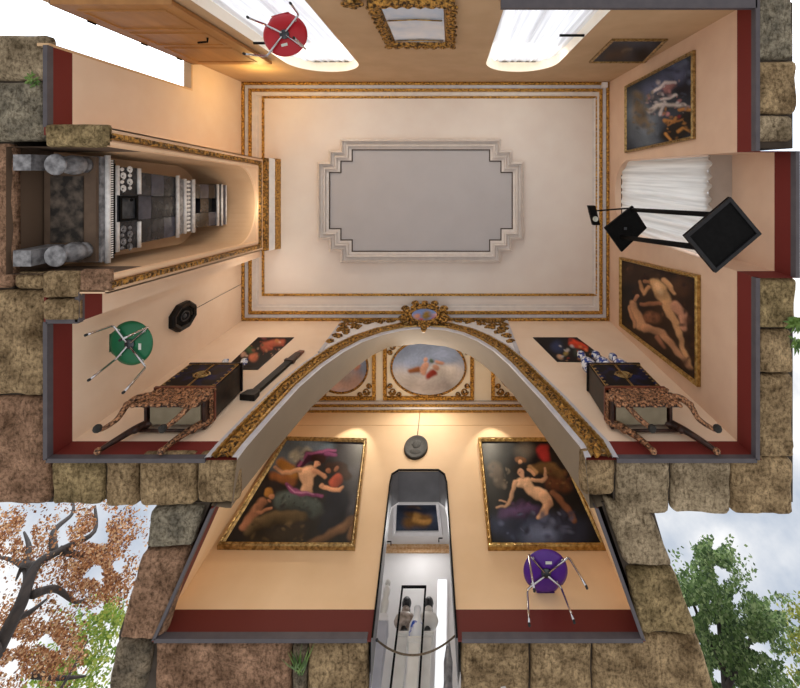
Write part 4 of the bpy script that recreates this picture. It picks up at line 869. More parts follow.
# rounded silver lip, a row of dentils
mb = MB(); mb.tube([(-3.83, cy(.48) - .60, .48), (-3.83, cy(.48) + .60, .48)], .028, 10); mb.build('silver_molding', m_tilew, st)
tier('fringe_band', m_black, -3.85, XB, .56, .46, .60)
mb = MB(); yy = -.55
while yy < .55: mb.box(-3.855, -3.838, cy(.53) + yy, cy(.53) + yy + .014, .51, .57); yy += .026
mb.build('dentil_row', m_tilew, st)
tier('band', m_black, -3.87, XB, .52, .60, .64)
mb = MB(); mb.tube([(-3.87, cy(.66) - .50, .66), (-3.87, cy(.66) + .50, .66)], .026, 10); mb.build('silver_molding', m_tilew, st)
tier('relief_tier', m_tile, -3.88, XB, .49, .64, .98)
for sx in (-1, 1):
    mb = MB()
    for j in range(4):
        c = (cy(.8) + sx * (.24 + .075 * j)); p = []
        for k in range(20):
            a = k / 19 * 3.4 * PI; rr = .042 * (1 - k / 26); p.append((-3.872, c + rr * math.cos(a), .80 + (.05 if j % 2 else -.05) + rr * math.sin(a)))
        mb.tube(p, .009, 6); mb.ball((-3.875, c, .80 - (.06 if j % 2 else -.06)), .012, .025, .03, 8, 5)
    mb.build('scroll_relief', m_tilew if sx < 0 else m_tileg, st)
dr = tier('fire_door', m_steel, -3.84, -3.88, .155, .64, .93)
mb = MB(); mb.ring([(-.15, .645), (.15, .645), (.15, .925), (-.15, .925)], [(0, 0), (0, .02), (.03, .02), (.03, 0)], lambda u, v, d: Vector((-3.84 + d, u + cy(v), v)), step=9); mb.build('door_rim', m_black, dr)
mb = MB(); mb.ball((-3.81, cy(.8) - .10, .8), .02); mb.build('latch', m_black, dr)
mb = MB(); mb.tube([(-3.87, cy(1.0) - .49, 1.0), (-3.87, cy(1.0) - .17, 1.0)], .024, 10); mb.tube([(-3.87, cy(1.0) + .17, 1.0), (-3.87, cy(1.0) + .49, 1.0)], .024, 10); mb.build('silver_molding', m_tilew, st)
# lower tiled body: courses of tiles
def courses(z0, z1, hw0, hw1, xf, rows_, cols, skip=()):
    for r in range(rows_):
        za, zb = z0 + (z1 - z0) * r / rows_, z0 + (z1 - z0) * (r + 1) / rows_
        for c in range(cols):
            if (r, c) in skip: continue
            ha, hb = hw0 + (hw1 - hw0) * r / rows_, hw0 + (hw1 - hw0) * (r + 1) / rows_
            sh = .0; a0, a1 = -1 + 2 * c / cols, -1 + 2 * (c + 1) / cols; g = .003
            mb = MB(); mb.hexa([(XB, cy(za) + a0 * ha + g, za + g), (xf - .008, cy(za) + a0 * ha + g, za + g), (xf, cy(za) + (a0 + a1) / 2 * ha, za + g * 1), (xf - .008, cy(za) + a1 * ha - g, za + g), (XB, cy(za) + a1 * ha - g, za + g)],
                               [(XB, cy(zb) + a0 * hb + g, zb - g), (xf - .008, cy(zb) + a0 * hb + g, zb - g), (xf, cy(zb) + (a0 + a1) / 2 * hb, zb - g), (xf - .008, cy(zb) + a1 * hb - g, zb - g), (XB, cy(zb) + a1 * hb - g, zb - g)])
            mb.build('tile', m_tileb if (r + c) % 3 == 1 else m_tile, st)
courses(1.02, 1.74, .45, .42, -3.90, 3, 3)
mb = MB(); mb.tube([(-3.885, cy(1.75) - .44, 1.75), (-3.885, cy(1.75) + .44, 1.75)], .024, 10); mb.build('silver_molding', m_tilew, st)
tier('neck_molding', m_tileg, -3.88, XB, .42, 1.76, 1.86, .385)
mb = MB(); mb.tube([(-3.89, cy(1.92) - .40, 1.92), (-3.89, cy(1.92) + .40, 1.92)], .024, 10); mb.build('silver_molding', m_tilew, st)
tier('ornament_band', m_tileg, -3.90, XB, .385, 1.86, 2.10)
mb = MB(); yy = -.36
while yy < .37: mb.ball((-3.895, cy(2.02) + yy, 2.01), .012, .022, .05, 8, 5); yy += .06
mb.build('leaf_relief', m_tilew, st)
mb = MB(); mb.tube([(-3.89, cy(2.12) - .40, 2.12), (-3.89, cy(2.12) + .40, 2.12)], .026, 10); mb.build('silver_molding', m_tilew, st)
courses(2.14, 2.82, .345, .335, -3.93, 3, 3, skip=((0, 1), (2, 1)))
tier('opening', m_hole, -4.0, XB, .11, 2.15, 2.36); tier('opening', m_hole, -4.0, XB, .11, 2.60, 2.81)
for z_ in (2.83, 2.95):
    mb = MB(); mb.tube([(-3.92, cy(z_) - .35, z_), (-3.92, cy(z_) + .35, z_)], .022, 10); mb.build('silver_molding', m_tilew, st)
tier('crown_molding', m_tile, -3.92, XB, .345, 2.83, 2.97, .36); tier('top_slab', m_tileb, -3.90, XB, .34, 2.97, 3.05)
mb = MB(); mb.tube([(-3.90, cy(3.05) - .34, 3.05), (-3.90, cy(3.05) + .34, 3.05)], .012, 10); mb.build('silver_molding', m_tilew, st)

# ================================================================== FLOOR LAMP
fl = thing('floor_lamp', 'black floor uplight with square base and top plates in the window recess', 'lamp', (2.72, .62, 0))
cor = [on_floor(*p) for p in ((731, 197), (762, 234), (716, 273), (685, 236))]
mb = MB(); mb.hexa([(p.x, p.y, .018) for p in cor], [(p.x, p.y, .05) for p in cor]); bs = mb.build('base_plate', m_black, fl)
mb = MB(); ar = [(p.x, p.y) for p in cor]; mb.ring(ar, [(0, .018), (0, .0), (.035, .0), (.035, .018)], lambda u, v, d: Vector((u, v, d)), step=9); mb.build('rim', m_rim, bs)
HT = 2.2
cor2 = [on_floor(px, py, HT) for px, py in ((633, 206), (647, 228), (622, 252), (605, 228))]
mb = MB(); mb.hexa([(p.x, p.y, HT) for p in cor2], [(p.x, p.y, HT + .06) for p in cor2]); tp = mb.build('top_plate', m_black, fl)
c2_ = sum(cor2, Vector()) / 4
mb = MB(); mb.hexa([c2_ + Vector((a, b, -.004)) for a, b in ((-.04, -.02), (.0, -.02), (.0, .02), (-.04, .02))], [c2_ + Vector((a, b, .0)) for a, b in ((-.04, -.02), (.0, -.02), (.0, .02), (-.04, .02))]); mb.build('type_plate', m_steel, tp)
for (x_, y_, xb_, yb_, r_, m_) in ((2.78, .58, 2.80, .44, .03, m_black), (2.62, 1.0, 2.50, .76, .032, m_black)):
    mb = MB(); mb.tube([(xb_, yb_, .04), (x_, y_, HT + .02)], r_, 12); mb.build('post', m_black, fl)
a = on_floor(633, 208, HT + .06); b = on_floor(594, 211, 2.92)
mb = MB(); mb.tube([a, a.lerp(b, .5) + Vector((0, 0, .01)), b], .013, 8); mb.tube([b, b + Vector((-.10, .02, 0))], .006, 6); arm = mb.build('arm', m_black, fl)
mb = MB(); z0 = 2.86; cc = on_floor(594.5, 215.5, z0)
def hd(u, v, z): a_ = .25; return (cc.x + u * math.cos(a_) - v * math.sin(a_) * -1 * 1.0, cc.y + v * math.cos(a_) - u * .0, z)
mb.hexa([hd(-.06, -.17, z0), hd(.06, -.17, z0), hd(.06, .17, z0), hd(-.06, .17, z0)], [hd(-.06, -.17, z0 + .09), hd(.06, -.17, z0 + .09), hd(.06, .17, z0 + .09), hd(-.06, .17, z0 + .09)]); hdm = mb.build('spotlight_head', m_black, fl)
mb = MB(); c3 = hd(.0, .06, z0); mb.lathe([(.045, 0), (.045, -.015), (.036, -.015), (.036, -.003)], c3, 20); mb.build('lens_ring', m_stick, hdm)

# ================================================================== MIRROR and gilt ornaments
mr_ = thing('gilt_mirror', 'ornate carved gilt mirror hanging between the two arched windows', 'mirror', (-.47, YT, .05))
mo = [(-.81, .06), (.0, .06), (.0, 1.52), (-.81, 1.52)]
mb = MB(); mb.slab([[(-.73, .12), (-.08, .12), (-.08, 1.36), (-.73, 1.36)]], WT.p, .02, .004); mb.build('mirror_glass', m_mirror, mr_)
mb = MB(); mb.ring([(-.85, .03), (.04, .03), (.04, 1.46), (-.85, 1.46)], [(0, .004), (0, .05), (.05, .07), (.09, .05), (.11, .02)], WT.p, step=.03, mod=lambda s, k: .012 * math.sin(s * 45 + k) if k in (1, 2, 3) else 0); fr_ = mb.build('carved_frame', m_goldd, mr_)
pts = [(-.84 + .86 * k / 7, 1.46) for k in range(8)] + [(-.83, .1 + 1.3 * k / 9) for k in range(10)] + [(.02, .1 + 1.3 * k / 9) for k in range(10)]
for (u, v) in pts:
    r0 = random.uniform(.035, .05); ph = random.random() * 6; p = []
    for j in range(16):
        a_ = ph + j / 15 * 3 * PI; rr = r0 * (1 - j / 20); p.append(WT.p(u + rr * math.cos(a_), v + rr * math.sin(a_), .06))
    mb = MB(); mb.tube(p, .016, 6); mb.ball(WT.p(u, v, .062), .03, .02, .026, 8, 5); mb.build('leaf_scroll', m_goldd, fr_)
for zz, bw in ((1.28, .02), (.55, .012)):
    mb = MB(); mb.tube([WT.p(-.72, zz, .03), WT.p(-.4, zz - .04, .03), WT.p(-.1, zz, .03)], .008, 6); mb.build('gilt_cord', m_goldp, mr_)
go = thing('wall_ornament', 'small carved gilt ornament beside the left arched window', 'ornament', (-1.02, YT, .05))
mb = MB()
for j, (u, v) in enumerate(((-1.07, .06), (-1.0, .10), (-.93, .06), (-1.02, .03))):
    p = []
    for k in range(16):
        a_ = j + k / 15 * 3 * PI; rr = .045 * (1 - k / 20); p.append(WT.p(u + rr * math.cos(a_), v + rr * math.sin(a_), .04))
    mb.tube(p, .02, 6)
mb.slab([[(-1.08, .0), (-.92, .0), (-.92, .1), (-1.08, .1)]], WT.p, .02, .003); mb.build('scrollwork', m_goldd, go)
# ---- cartouche over the arch
ca = thing('cartouche', 'gilded shield cartouche with blue field above the arch crown', 'cartouche', (-.5, YB, 3.5))
cc = on_floor(425.5, 317, 3.62); cc = Vector((-.5, 2.70, 3.66)); tl = math.radians(38)
def CT(u, v, d): return cc + Vector((u, v * -math.sin(tl) - d * math.cos(tl), v * math.cos(tl) * .9 - d * math.sin(tl)))
PC = dict(o=(310, 300), sc=3.478, base=(130, 150, 200), l=[((214, 150, 120), [(375, 55, 9)], 8, .2), ((206, 90, 70), [(385, 68, 7)], 7, .2), ((150, 120, 60), [(405, 55, 14)], 10, .2), ((216, 156, 126), [(438, 55, 9)], 8, .2), ((200, 90, 80), [(430, 68, 7)], 8, .2)])
mb = MB(); ctr = mb.V(CT(0, 0, .03)); row = [mb.V(CT(.24 * math.cos(2 * PI * k / 40), .14 * math.sin(2 * PI * k / 40), .03)) for k in range(40)]; rows = [[mb.V(CT(.24 * f * math.cos(2 * PI * k / 40), .14 * f * math.sin(2 * PI * k / 40), .03 + .03 * (1 - f))) for k in range(40)] for f in (.25, .5, .75)]
rows.append(row)
for k in range(40): mb.Fc(ctr, rows[0][k], rows[0][(k + 1) % 40])
for i in range(3):
    for k in range(40): mb.Fc(rows[i][k], rows[i][(k + 1) % 40], rows[i + 1][(k + 1) % 40], rows[i + 1][k])
X = np.array(mb.v); s = F / (ZC + X[:, 2]); mb.build('painted_shield', m_fresco, ca, recalc=False, colors=paint(VX + X[:, 0] * s, VY + X[:, 1] * s, PC))
mb = MB(); mb.tube([CT(.27 * math.cos(2 * PI * k / 40), .165 * math.sin(2 * PI * k / 40), .03) for k in range(41)], .035, 8, False)
for k in range(14):
    a_ = 2 * PI * k / 14; mb.ball(CT(.35 * math.cos(a_), .21 * math.sin(a_), .02), .055, .045, .045, 8, 6)
for sx in (-1, 1):
    for (u0, v0, r0) in ((.38, -.10, .09), (.36, .12, .07), (.18, .24, .06)):
        p = [CT(sx * (u0 + r0 * (1 - j / 22) * math.cos(j / 17 * 3 * PI)), v0 + r0 * (1 - j / 22) * math.sin(j / 17 * 3 * PI), .03) for j in range(18)]; mb.tube(p, .026, 6)
mb.tube([CT(0, .2, .03), CT(0, .28, .05)], .06, 8); mb.tube([CT(0, -.2, .0), CT(0, -.34, -.02)], [.09, .03], 8); mb.build('gilt_frame', m_goldd, ca)
mb = MB(); mb.poly([CT(.34 * math.cos(2 * PI * k / 24), .2 * math.sin(2 * PI * k / 24), -.02) for k in range(24)]); mb.build('backing', m_goldd, ca)

# ================================================================== CABINETS on stands
def cabinet(label, cx_, sh, grp):
    root = thing('cabinet_on_stand', label, 'cabinet', (cx_, YB - .2, 0), grp); yb = YB - .02; yf = YB - .37
    hw = .33; zb, zt = .66, 1.26
    mb = MB(); mb.box(cx_ - hw, cx_ + hw, yf, yb, zb, zt); body = mb.build('body', m_lacqs, root)
    mb = MB(); mb.box(cx_ - hw - .015, cx_ + hw + .015, yf - .015, yb, zt, zt + .03); mb.build('top', m_lacq, root)
    for sx in (-1, 1):
        a0, a1 = (cx_ - hw + .01, cx_ - .004) if sx < 0 else (cx_ + .004, cx_ + hw - .01)
        mb = MB(); mb.box(a0, a1, yf - .014, yf, zb + .02, zt - .02); dd = mb.build('door', m_lacq, root)
        mb = MB(); FW = Wall('y', yf - .014, -1)
        mb.ring([(a0, zb + .02), (a1, zb + .02), (a1, zt - .02), (a0, zt - .02)], [(0, 0), (0, .006), (.007, .006), (.007, 0)], FW.p, step=9); mb.build('gilt_edge', m_goldp, dd)
        for k in range(7):
            v = zb + .06 + k * (zt - zb - .12) / 6; mb = MB(); mb.ball(FW.p((a0 + .03) if sx < 0 else (a1 - .03), v, .003), .018, .006, .014, 8, 5); mb.build('gilt_mount', m_goldf, dd)
        mb = MB()
        for q_ in (1.0, .55):
            mb.tube([FW.p(cx_ + sx * .004 + sx * .085 * q_ * math.sin(k / 10 * PI), (zb + zt) / 2 + .075 * q_ * math.cos(k / 10 * PI), .004) for k in range(11)], .011, 6)
        mb.tube([FW.p(cx_ + sx * .004, (zb + zt) / 2, .004), FW.p(cx_ + sx * .11, (zb + zt) / 2, .004)], .010, 6)
        mb.build('gilt_emblem', m_goldf, dd)
    mb = MB(); mb.box(cx_ - hw - .02, cx_ + hw + .02, yf - .03, yb, zb - .035, zb); mb.build('molding', m_redwood, root)
    # carved openwork apron
    mb = MB(); mb.box(cx_ - hw - .01, cx_ + hw + .01, yf + .0, yf + .03, .33, .625); mb.box(cx_ - hw - .01, cx_ - hw + .02, yf, yb, .46, .625); mb.box(cx_ + hw - .02, cx_ + hw + .01, yf, yb, .46, .625); ap = mb.build('apron', m_dwood, root)
    mb = MB()
    for k in range(64):
        u = cx_ - hw + .02 + (k % 16) * (2 * hw - .04) / 15 + .02 * (k // 16 % 2); v = .345 + .08 * (k // 16) + .012 * (1 if k % 2 else -1); r0 = .042; p = []
        for j in range(14):
            a_ = k + j / 13 * 3 * PI; rr = r0 * (1 - j / 18); p.append((u + rr * math.cos(a_), yf - .015, v + rr * math.sin(a_)))
        mb.tube(p, .013, 6)
    for sx in (-1, 1):
        for k in range(7):
            v_ = yf + .03 + k * .045; p = []
            for j in range(12):
                a_ = k + j / 11 * 3 * PI; rr = .036 * (1 - j / 16); p.append((cx_ + sx * (hw + .02), v_ + rr * math.cos(a_), .56 + rr * math.sin(a_)))
            mb.tube(p, .011, 6)
    for k in range(11): mb.ball((cx_ - hw + k * 2 * hw / 10, yf - .01, .295 + .02 * (k % 2)), .03, .02, .035, 8, 6)
    mb.build('carved_scrollwork', m_copper, ap)
    mb = MB(); mb.box(cx_ - hw + .05, cx_ + hw - .05, yf + .032, yb - .05, .47, .49); mb.build('bottom_board', m_cloth, root)
    mb = MB(); mb.tube([(cx_ - hw + .03 + sh * .5, yb - .02, .41), (cx_ + hw - .03 + sh * .5, yb - .02, .41)], .018, 8); mb.build('stretcher', m_dwood, root)
    for sx in (-1, 1):
        # front scroll legs
        x = cx_ + sx * (hw - .02); x2 = x + sh
        P_ = [(x, yf + .03, .52), (x + sh * .3 + sx * .02, yf - .02, .42), (x + sh * .5 + sx * .03, yf + .01, .32), (x + sh * .7, yf + .08, .2), (x2, yf + .11, .09), (x2 + sx * .02, yf + .09, .035)]
        mb = MB(); mb.tube(catmull3(P_), [.042 - .024 * k / 25 for k in range(26)], 8); lg = mb.build('leg', m_copper, root)
        mb = MB(); mb.ball((x2 + sx * .02, yf + .08, .04), .042, .042, .04, 10, 8); mb.build('scroll_foot', m_bronze, lg)
        mb = MB(); mb.ball((x + sx * .02, yf - .005, .47), .055, .045, .06, 10, 8); mb.ball((x + sh * .5 + sx * .03, yf + .0, .33), .04, .035, .04, 10, 8); mb.build('leaf_mount', m_copper, lg)
        P_ = [(x, yb - .05, .52), (x + sh * .4, yb - .06, .36), (x + sh * .8, yb - .05, .18), (x2 + sx * .01, yb - .045, .03)]
        mb = MB(); mb.tube(catmull3(P_, 8), [.045 - .022 * k / 24 for k in range(25)], 8); lg = mb.build('leg', m_dwood if sx * sh > 0 else m_copper, root)
        mb = MB(); mb.ball((x2 + sx * .01, yb - .045, .035), .035, .035, .035, 10, 8); mb.build('scroll_foot', m_copper, lg)
        for k in range(2):
            mb = MB(); mb.ball((x + sh * .3 * k, yb - .055, .50 - .12 * k), .06 - .02 * k, .04, .06, 10, 8); mb.build('leaf_mount', m_dwood if sx * sh > 0 else m_copper, lg)
    return root
def catmull3(P, n=5):
    out = []
    for i in range(len(P) - 1):
        p0, p1, p2, p3 = [Vector(P[max(0, min(len(P) - 1, j))]) for j in (i - 1, i, i + 1, i + 2)]
        for k in range(n):
            t_ = k / n; out.append(.5 * ((2 * p1) + (p2 - p0) * t_ + (2 * p0 - 5 * p1 + 4 * p2 - p3) * t_ ** 2 + (3 * p1 - p0 - 3 * p2 + p3) * t_ ** 3))
    out.append(Vector(P[-1])); return out
cabinet('black lacquer cabinet on carved gilt stand near the green chair', -3.07, -.17, 'lacquer cabinets flanking the arch')
cabinet('black lacquer cabinet on carved gilt stand under the two nudes painting', 2.12, .24, 'lacquer cabinets flanking the arch')
def vase(label, x, y, z, kr, kh):
    root = thing('porcelain_vase', label, 'vase', (x, y, z), 'blue and white porcelain')
    mb = MB(); mb.lathe([(.03 * kr, 0), (.05 * kr, .0), (.075 * kr, .05 * kh), (.088 * kr, .11 * kh), (.066 * kr, .17 * kh), (.036 * kr, .21 * kh), (.036 * kr, .24 * kh), (.055 * kr, .27 * kh), (.03 * kr, .272 * kh)], (x, y, z), 18); mb.build('body', m_blueporc, root)
    mb = MB(); mb.lathe([(.055 * kr, 0), (.05 * kr, .015 * kh), (.015 * kr, .04 * kh), (.02 * kr, .055 * kh), (.003, .065 * kh)], (x, y, z + .272 * kh), 14); mb.build('lid', m_blueporc, root)
ZT = 1.29
vase('tall blue and white porcelain vase on the right cabinet, nearest its arch side', 1.88, YB - .24, ZT, 1.1, 2.0); vase('blue and white porcelain vase in the middle of the right cabinet top', 2.08, YB - .25, ZT, 1.15, 1.9); vase('shorter blue and white porcelain vase on the right cabinet, nearest the corner', 2.31, YB - .24, ZT, 1.1, 1.75)
vase('blue and white porcelain vase on the left cabinet, nearest the corner', -3.16, YB - .22, ZT, .8, 1.35); vase('blue and white porcelain vase on the left cabinet, nearest the barometer', -2.90, YB - .22, ZT, .9, 1.4)
# ---- barometer
a = WB.uv(247, 401); b = WB.uv(302, 352); ba = thing('barometer', 'dark carved stick barometer hanging between the flower painting and the arch', 'barometer', (a[0], YB, a[1]))
ax = Vector((b[0] - a[0], 0, b[1] - a[1])).normalized(); ln = math.hypot(b[0] - a[0], b[1] - a[1]); sd_ = Vector((ax.z, 0, -ax.x)); o3 = Vector((a[0], YB, a[1]))
def bp(l, w_, d): return o3 + ax * l + sd_ * w_ - Vector((0, d, 0))
def bprism(mb, l0, l1, w0, w1, d0, d1):
    mb.hexa([bp(l0, -w0, .002), bp(l0, w0, .002), bp(l1, w1, .002), bp(l1, -w1, .002)], [bp(l0, -w0, d0), bp(l0, w0, d0), bp(l1, w1, d1), bp(l1, -w1, d1)])
mb = MB(); bprism(mb, .13, 1.05, .05, .05, .05, .05); mb.build('case', m_blackw, ba)
mb = MB(); bprism(mb, 0, .13, .10, .085, .08, .07); bprism(mb, .13, .2, .085, .05, .07, .05); mb.build('cistern_box', m_blackw, ba)
mb = MB(); bprism(mb, 1.02, 1.08, .075, .075, .06, .06); bprism(mb, 1.08, ln - .12, .06, .045, .05, .05); mb.build('hood', m_dwood, ba)
mb = MB(); bprism(mb, ln - .14, ln, .05, .04, .045, .03); mb.build('finial', m_redwood, ba)
# ---- octagonal clock on the left wall
cu, cv = WL.uv(181, 316); oc = thing('octagonal_clock', 'black octagonal wall dial on the left wall above the green chair', 'clock', WL.p(cu, cv - .2, 0))
ro = .215; kz = 1.4
oct_ = [(cu + ro * math.cos(PI / 8 + k * PI / 4), cv + kz * ro * math.sin(PI / 8 + k * PI / 4)) for k in range(8)]
mb = MB(); mb.ring(oct_, [(0, .002), (0, .06), (.03, .085), (.07, .07), (.075, .045)], WL.p, step=9); mb.build('case', m_blackw, oc)
mb = MB(); mb.poly([WL.p(cu + .14 * math.cos(PI / 8 + k * PI / 4), cv + .14 * kz * math.sin(PI / 8 + k * PI / 4), .05) for k in range(8)]); mb.build('dial', m_black, oc)
mb = MB(); mb.ring([(cu + .075 * math.cos(2 * PI * k / 28), cv + .075 * kz * math.sin(2 * PI * k / 28)) for k in range(28)], [(0, .05), (0, .07), (.015, .07), (.02, .05)], WL.p, step=9); mb.ball(WL.p(cu, cv, .055), .02, .035, .04); mb.build('center_boss', m_steel, oc)
mb = MB(); mb.tube([WL.p(cu, cv + .26, .01), WL.p(cu, H - .1, .01)], .004, 5); mb.build('hanging_wire', m_dwood, oc)
# ---- bronze portrait medallion
mu, mv = WA.uv(416, 448); bm_ = thing('relief_medallion', 'round dark bronze relief medallion hanging above the alcove doorway', 'medallion', WA.p(mu, mv - .3, 0))
mb = MB(); mb.lathe([(.20, 0), (.20, -.025), (.185, -.035), (.17, -.025), (.0, -.02)], (0, 0, 0), 36, 'y'); mb.v = [(mu + x_, YA - .004 + y_, mv + z_ * 1.5) for x_, y_, z_ in mb.v]; dsk = mb.build('disc', m_bronze, bm_)
mb = MB(); mb.ball(WA.p(mu - .01, mv + .06, .022), .06, .014, .11); mb.ball(WA.p(mu, mv - .13, .022), .11, .012, .08); mb.ball(WA.p(mu + .03, mv + .07, .022), .055, .012, .11); mb.ball(WA.p(mu - .065, mv + .05, .022), .02, .01, .02); mb.build('portrait_relief', m_bronze, dsk)
mb = MB(); mb.tube([WA.p(mu, mv + .29, .012), WA.p(mu - .01, 3.9, .012)], .006, 5); mb.build('hanging_wire', m_dwood, bm_)
# ---- corner sensor
mb = MB(); mb.box(2.90, 3.0, YT + .02, YT + .12, 3.80, 3.87); tag(mb.build('motion_sensor', m_white), 'small white sensor box in the ceiling corner', 'sensor')

# ================================================================== WHITE ROOM: pedestals, busts, barrier
def pedestal(label, x, y, w_, h, m_=m_marble, grp='white pedestals'):
    root = thing('pedestal', label, 'pedestal', (x, y, 0), grp)
    mb = MB(); mb.box(x - w_ / 2, x + w_ / 2, y - w_ / 2, y + w_ / 2, .08, h - .05); mb.build('shaft', m_, root)
    mb = MB(); mb.box(x - w_ * .65, x + w_ * .65, y - w_ * .65, y + w_ * .65, 0, .08); mb.build('plinth', m_, root)
    mb = MB(); mb.box(x - w_ * .6, x + w_ * .6, y - w_ * .6, y + w_ * .6, h - .05, h - .025); mb.box(x - w_ * .68, x + w_ * .68, y - w_ * .68, y + w_ * .68, h - .025, h); mb.build('cap', m_, root)
def pxat(px, py, y): s = (py - VY) / y; return ((px - VX) / s, F / s - ZC)
def bust(label, x, y, z, m1, m2):
    root = thing('portrait_bust', label, 'bust', (x, y, z), 'portrait busts')
    q = 1.35
    def B(mb, dx, dy, dz, a_, b_=None, c_=None): mb.ball((x + dx * q, y + dy * q, z + dz * q), a_ * q, (b_ or a_) * q, (c_ or a_) * q)
    mb = MB(); mb.lathe([(.05 * q, 0), (.05 * q, .02 * q), (.028 * q, .04 * q), (.03 * q, .07 * q)], (x, y, z), 16); mb.build('socle', m_hair, root)
    mb = MB(); B(mb, 0, 0, .13, .10, .06, .075); mb.tube([(x, y, z + .17 * q), (x, y, z + .24 * q)], [.045 * q, .036 * q], 10); mb.build('shoulders', m1, root)
    mb = MB(); B(mb, 0, 0, .28, .04, .05, .058); B(mb, 0, -.05, .275, .012, .016, .016); B(mb, 0, -.042, .25, .018, .016, .008); B(mb, -.016, -.044, .288, .007); B(mb, .016, -.044, .288, .007); hd_ = mb.build('head', m2, root)
    mb = MB(); B(mb, 0, .012, .30, .046, .052, .05); B(mb, 0, .05, .27, .04, .03, .05); mb.build('hair', m_hair, hd_)
yP = 5.62
for (px, lab, lb2, m1, m2) in ((403, 'white pedestal under the dark bust in the white room', 'bust with dark head and veined shoulders on a white pedestal', m_bmarble, m_hair), (427, 'white pedestal under the white bust in the white room', 'white marble bust with dark hair on a white pedestal', m_marble, m_hair)):
    x, h = pxat(px, 637, yP); pedestal(lab, x, yP, .11, h); bust(lb2, x, yP, h, m1, m2)
x, h = pxat(415, 643, 5.40); pedestal('white pedestal under the blue spotted vase, middle of the three', x, 5.40, .12, h)
v_ = thing('tall_vase', 'white vase with blue blotches on the middle pedestal', 'vase', (x, 5.40, h))
mb = MB(); mb.lathe([(.04, 0), (.06, .0), (.088, .08), (.085, .18), (.05, .26), (.038, .33), (.044, .38), (.02, .39)], (x, 5.40, h), 18); mb.build('body', m_bluepat, v_)
x, h = pxat(386, 627, 5.4); x -= .04
mb = MB(); mb.box(x - .10, x + .06, 5.33, 5.52, 0, h); root = thing('display_case', 'pale grey display case by the left door jamb', 'case', (x, 5.42, 0)); mb.build('cabinet_body', mat('case_grey', (176, 178, 190), (190, 192, 204), 5, .4), root)
mb = MB(); mb.box(x - .11, x + .07, 5.32, 5.53, h, h + .02); mb.box(x - .09, x + .05, 5.34, 5.51, h + .02, h + .10); mb.build('top_step', m_white, root)
rt = thing('statuette', 'small white statuette on the grey display case', 'statuette', (x - .02, 5.42, h + .10)); mb = MB(); hb = h + .10
mb.lathe([(.05, 0), (.05, .03), (.03, .05), (.045, .12), (.05, .2), (.03, .26), (.04, .3), (.045, .36), (.02, .41)], (x - .02, 5.42, hb), 14); mb.build('body', m_marble, rt); mb = MB(); mb.ball((x - .02, 5.42, hb + .45), .035, .038, .045); mb.build('head', m_marble, rt)
# black frame stand
fx0, fz = pxat(402.5, 586, 5.3); fx1, _ = pxat(425.5, 586, 5.3)
gx0 = fx0 + .03; gx1 = fx1 + .03
fs_ = thing('frame_stand', 'thin black upright frame standing before the busts', 'stand', ((gx0 + gx1) / 2, 5.3, 0))
for x in (fx0, fx1): mb = MB(); mb.box(x - .011, x + .011, 5.29, 5.31, 0, fz); mb.build('upright', m_black, fs_)
mb = MB(); mb.box(fx0 - .011, fx1 + .011, 5.29, 5.31, fz - .022, fz); mb.build('crossbar', m_black, fs_)
for x in (fx0, fx1): mb = MB(); mb.box(x - .012, x + .012, 5.23, 5.315, 0, .012); mb.build('foot', m_black, fs_)
# rope
yr = 5.1; xa, za = pxat(377, 640, yr); xb, zb_ = pxat(459, 632, yr)
rp = thing('rope_barrier', 'brown rope barrier sagging across the alcove doorway', 'rope', ((xa + xb) / 2, yr, .1))
P_ = []
for k in range(21):
    t_ = k / 20; P_.append((xa + (xb - xa) * t_, yr, za + (zb_ - za) * t_ - .18 * 4 * t_ * (1 - t_)))
mb = MB(); mb.tube(P_, .009, 6); mb.build('rope', m_rope, rp)
for x, z in ((xa, za), (xb, zb_)): mb = MB(); mb.ball((x, yr, z), .016); mb.build('hook', m_steel, rp)
# bright tall window in the white room
w4 = sroot('window_4', (.12, 5.9, 0)); xa, _ = pxat(436, 600, YE)
mb = MB(); mb.box(xa, xa + .17, YE - .03, YE, .3, 2.02); mb.build('frame', m_white, w4)
mb = MB(); mb.quad((xa + .02, YE - .032, .35), (xa + .15, YE - .032, .35), (xa + .15, YE - .032, 1.98), (xa + .02, YE - .032, 1.98))
m_lit = bpy.data.materials.new('daylit_pane'); m_lit.use_nodes = True; bb = m_lit.node_tree.nodes['Principled BSDF']; bb.inputs['Emission Color'].default_value = (.92, .96, 1, 1); bb.inputs['Emission Strength'].default_value = .75
mb.build('pane', m_lit, w4)
rt = thing('lace_figure', 'small speckled figure by the right door jamb of the white room', 'figurine', (.0, 5.35, 0))
x, z = pxat(450, 650, 5.35); mb = MB(); mb.lathe([(.05, 0), (.06, .02), (.045, .2), (.05, z - .12), (.03, z), (.02, z + .08)], (x - .02, 5.35, 0), 12); mb.build('body', m_tileg, rt)

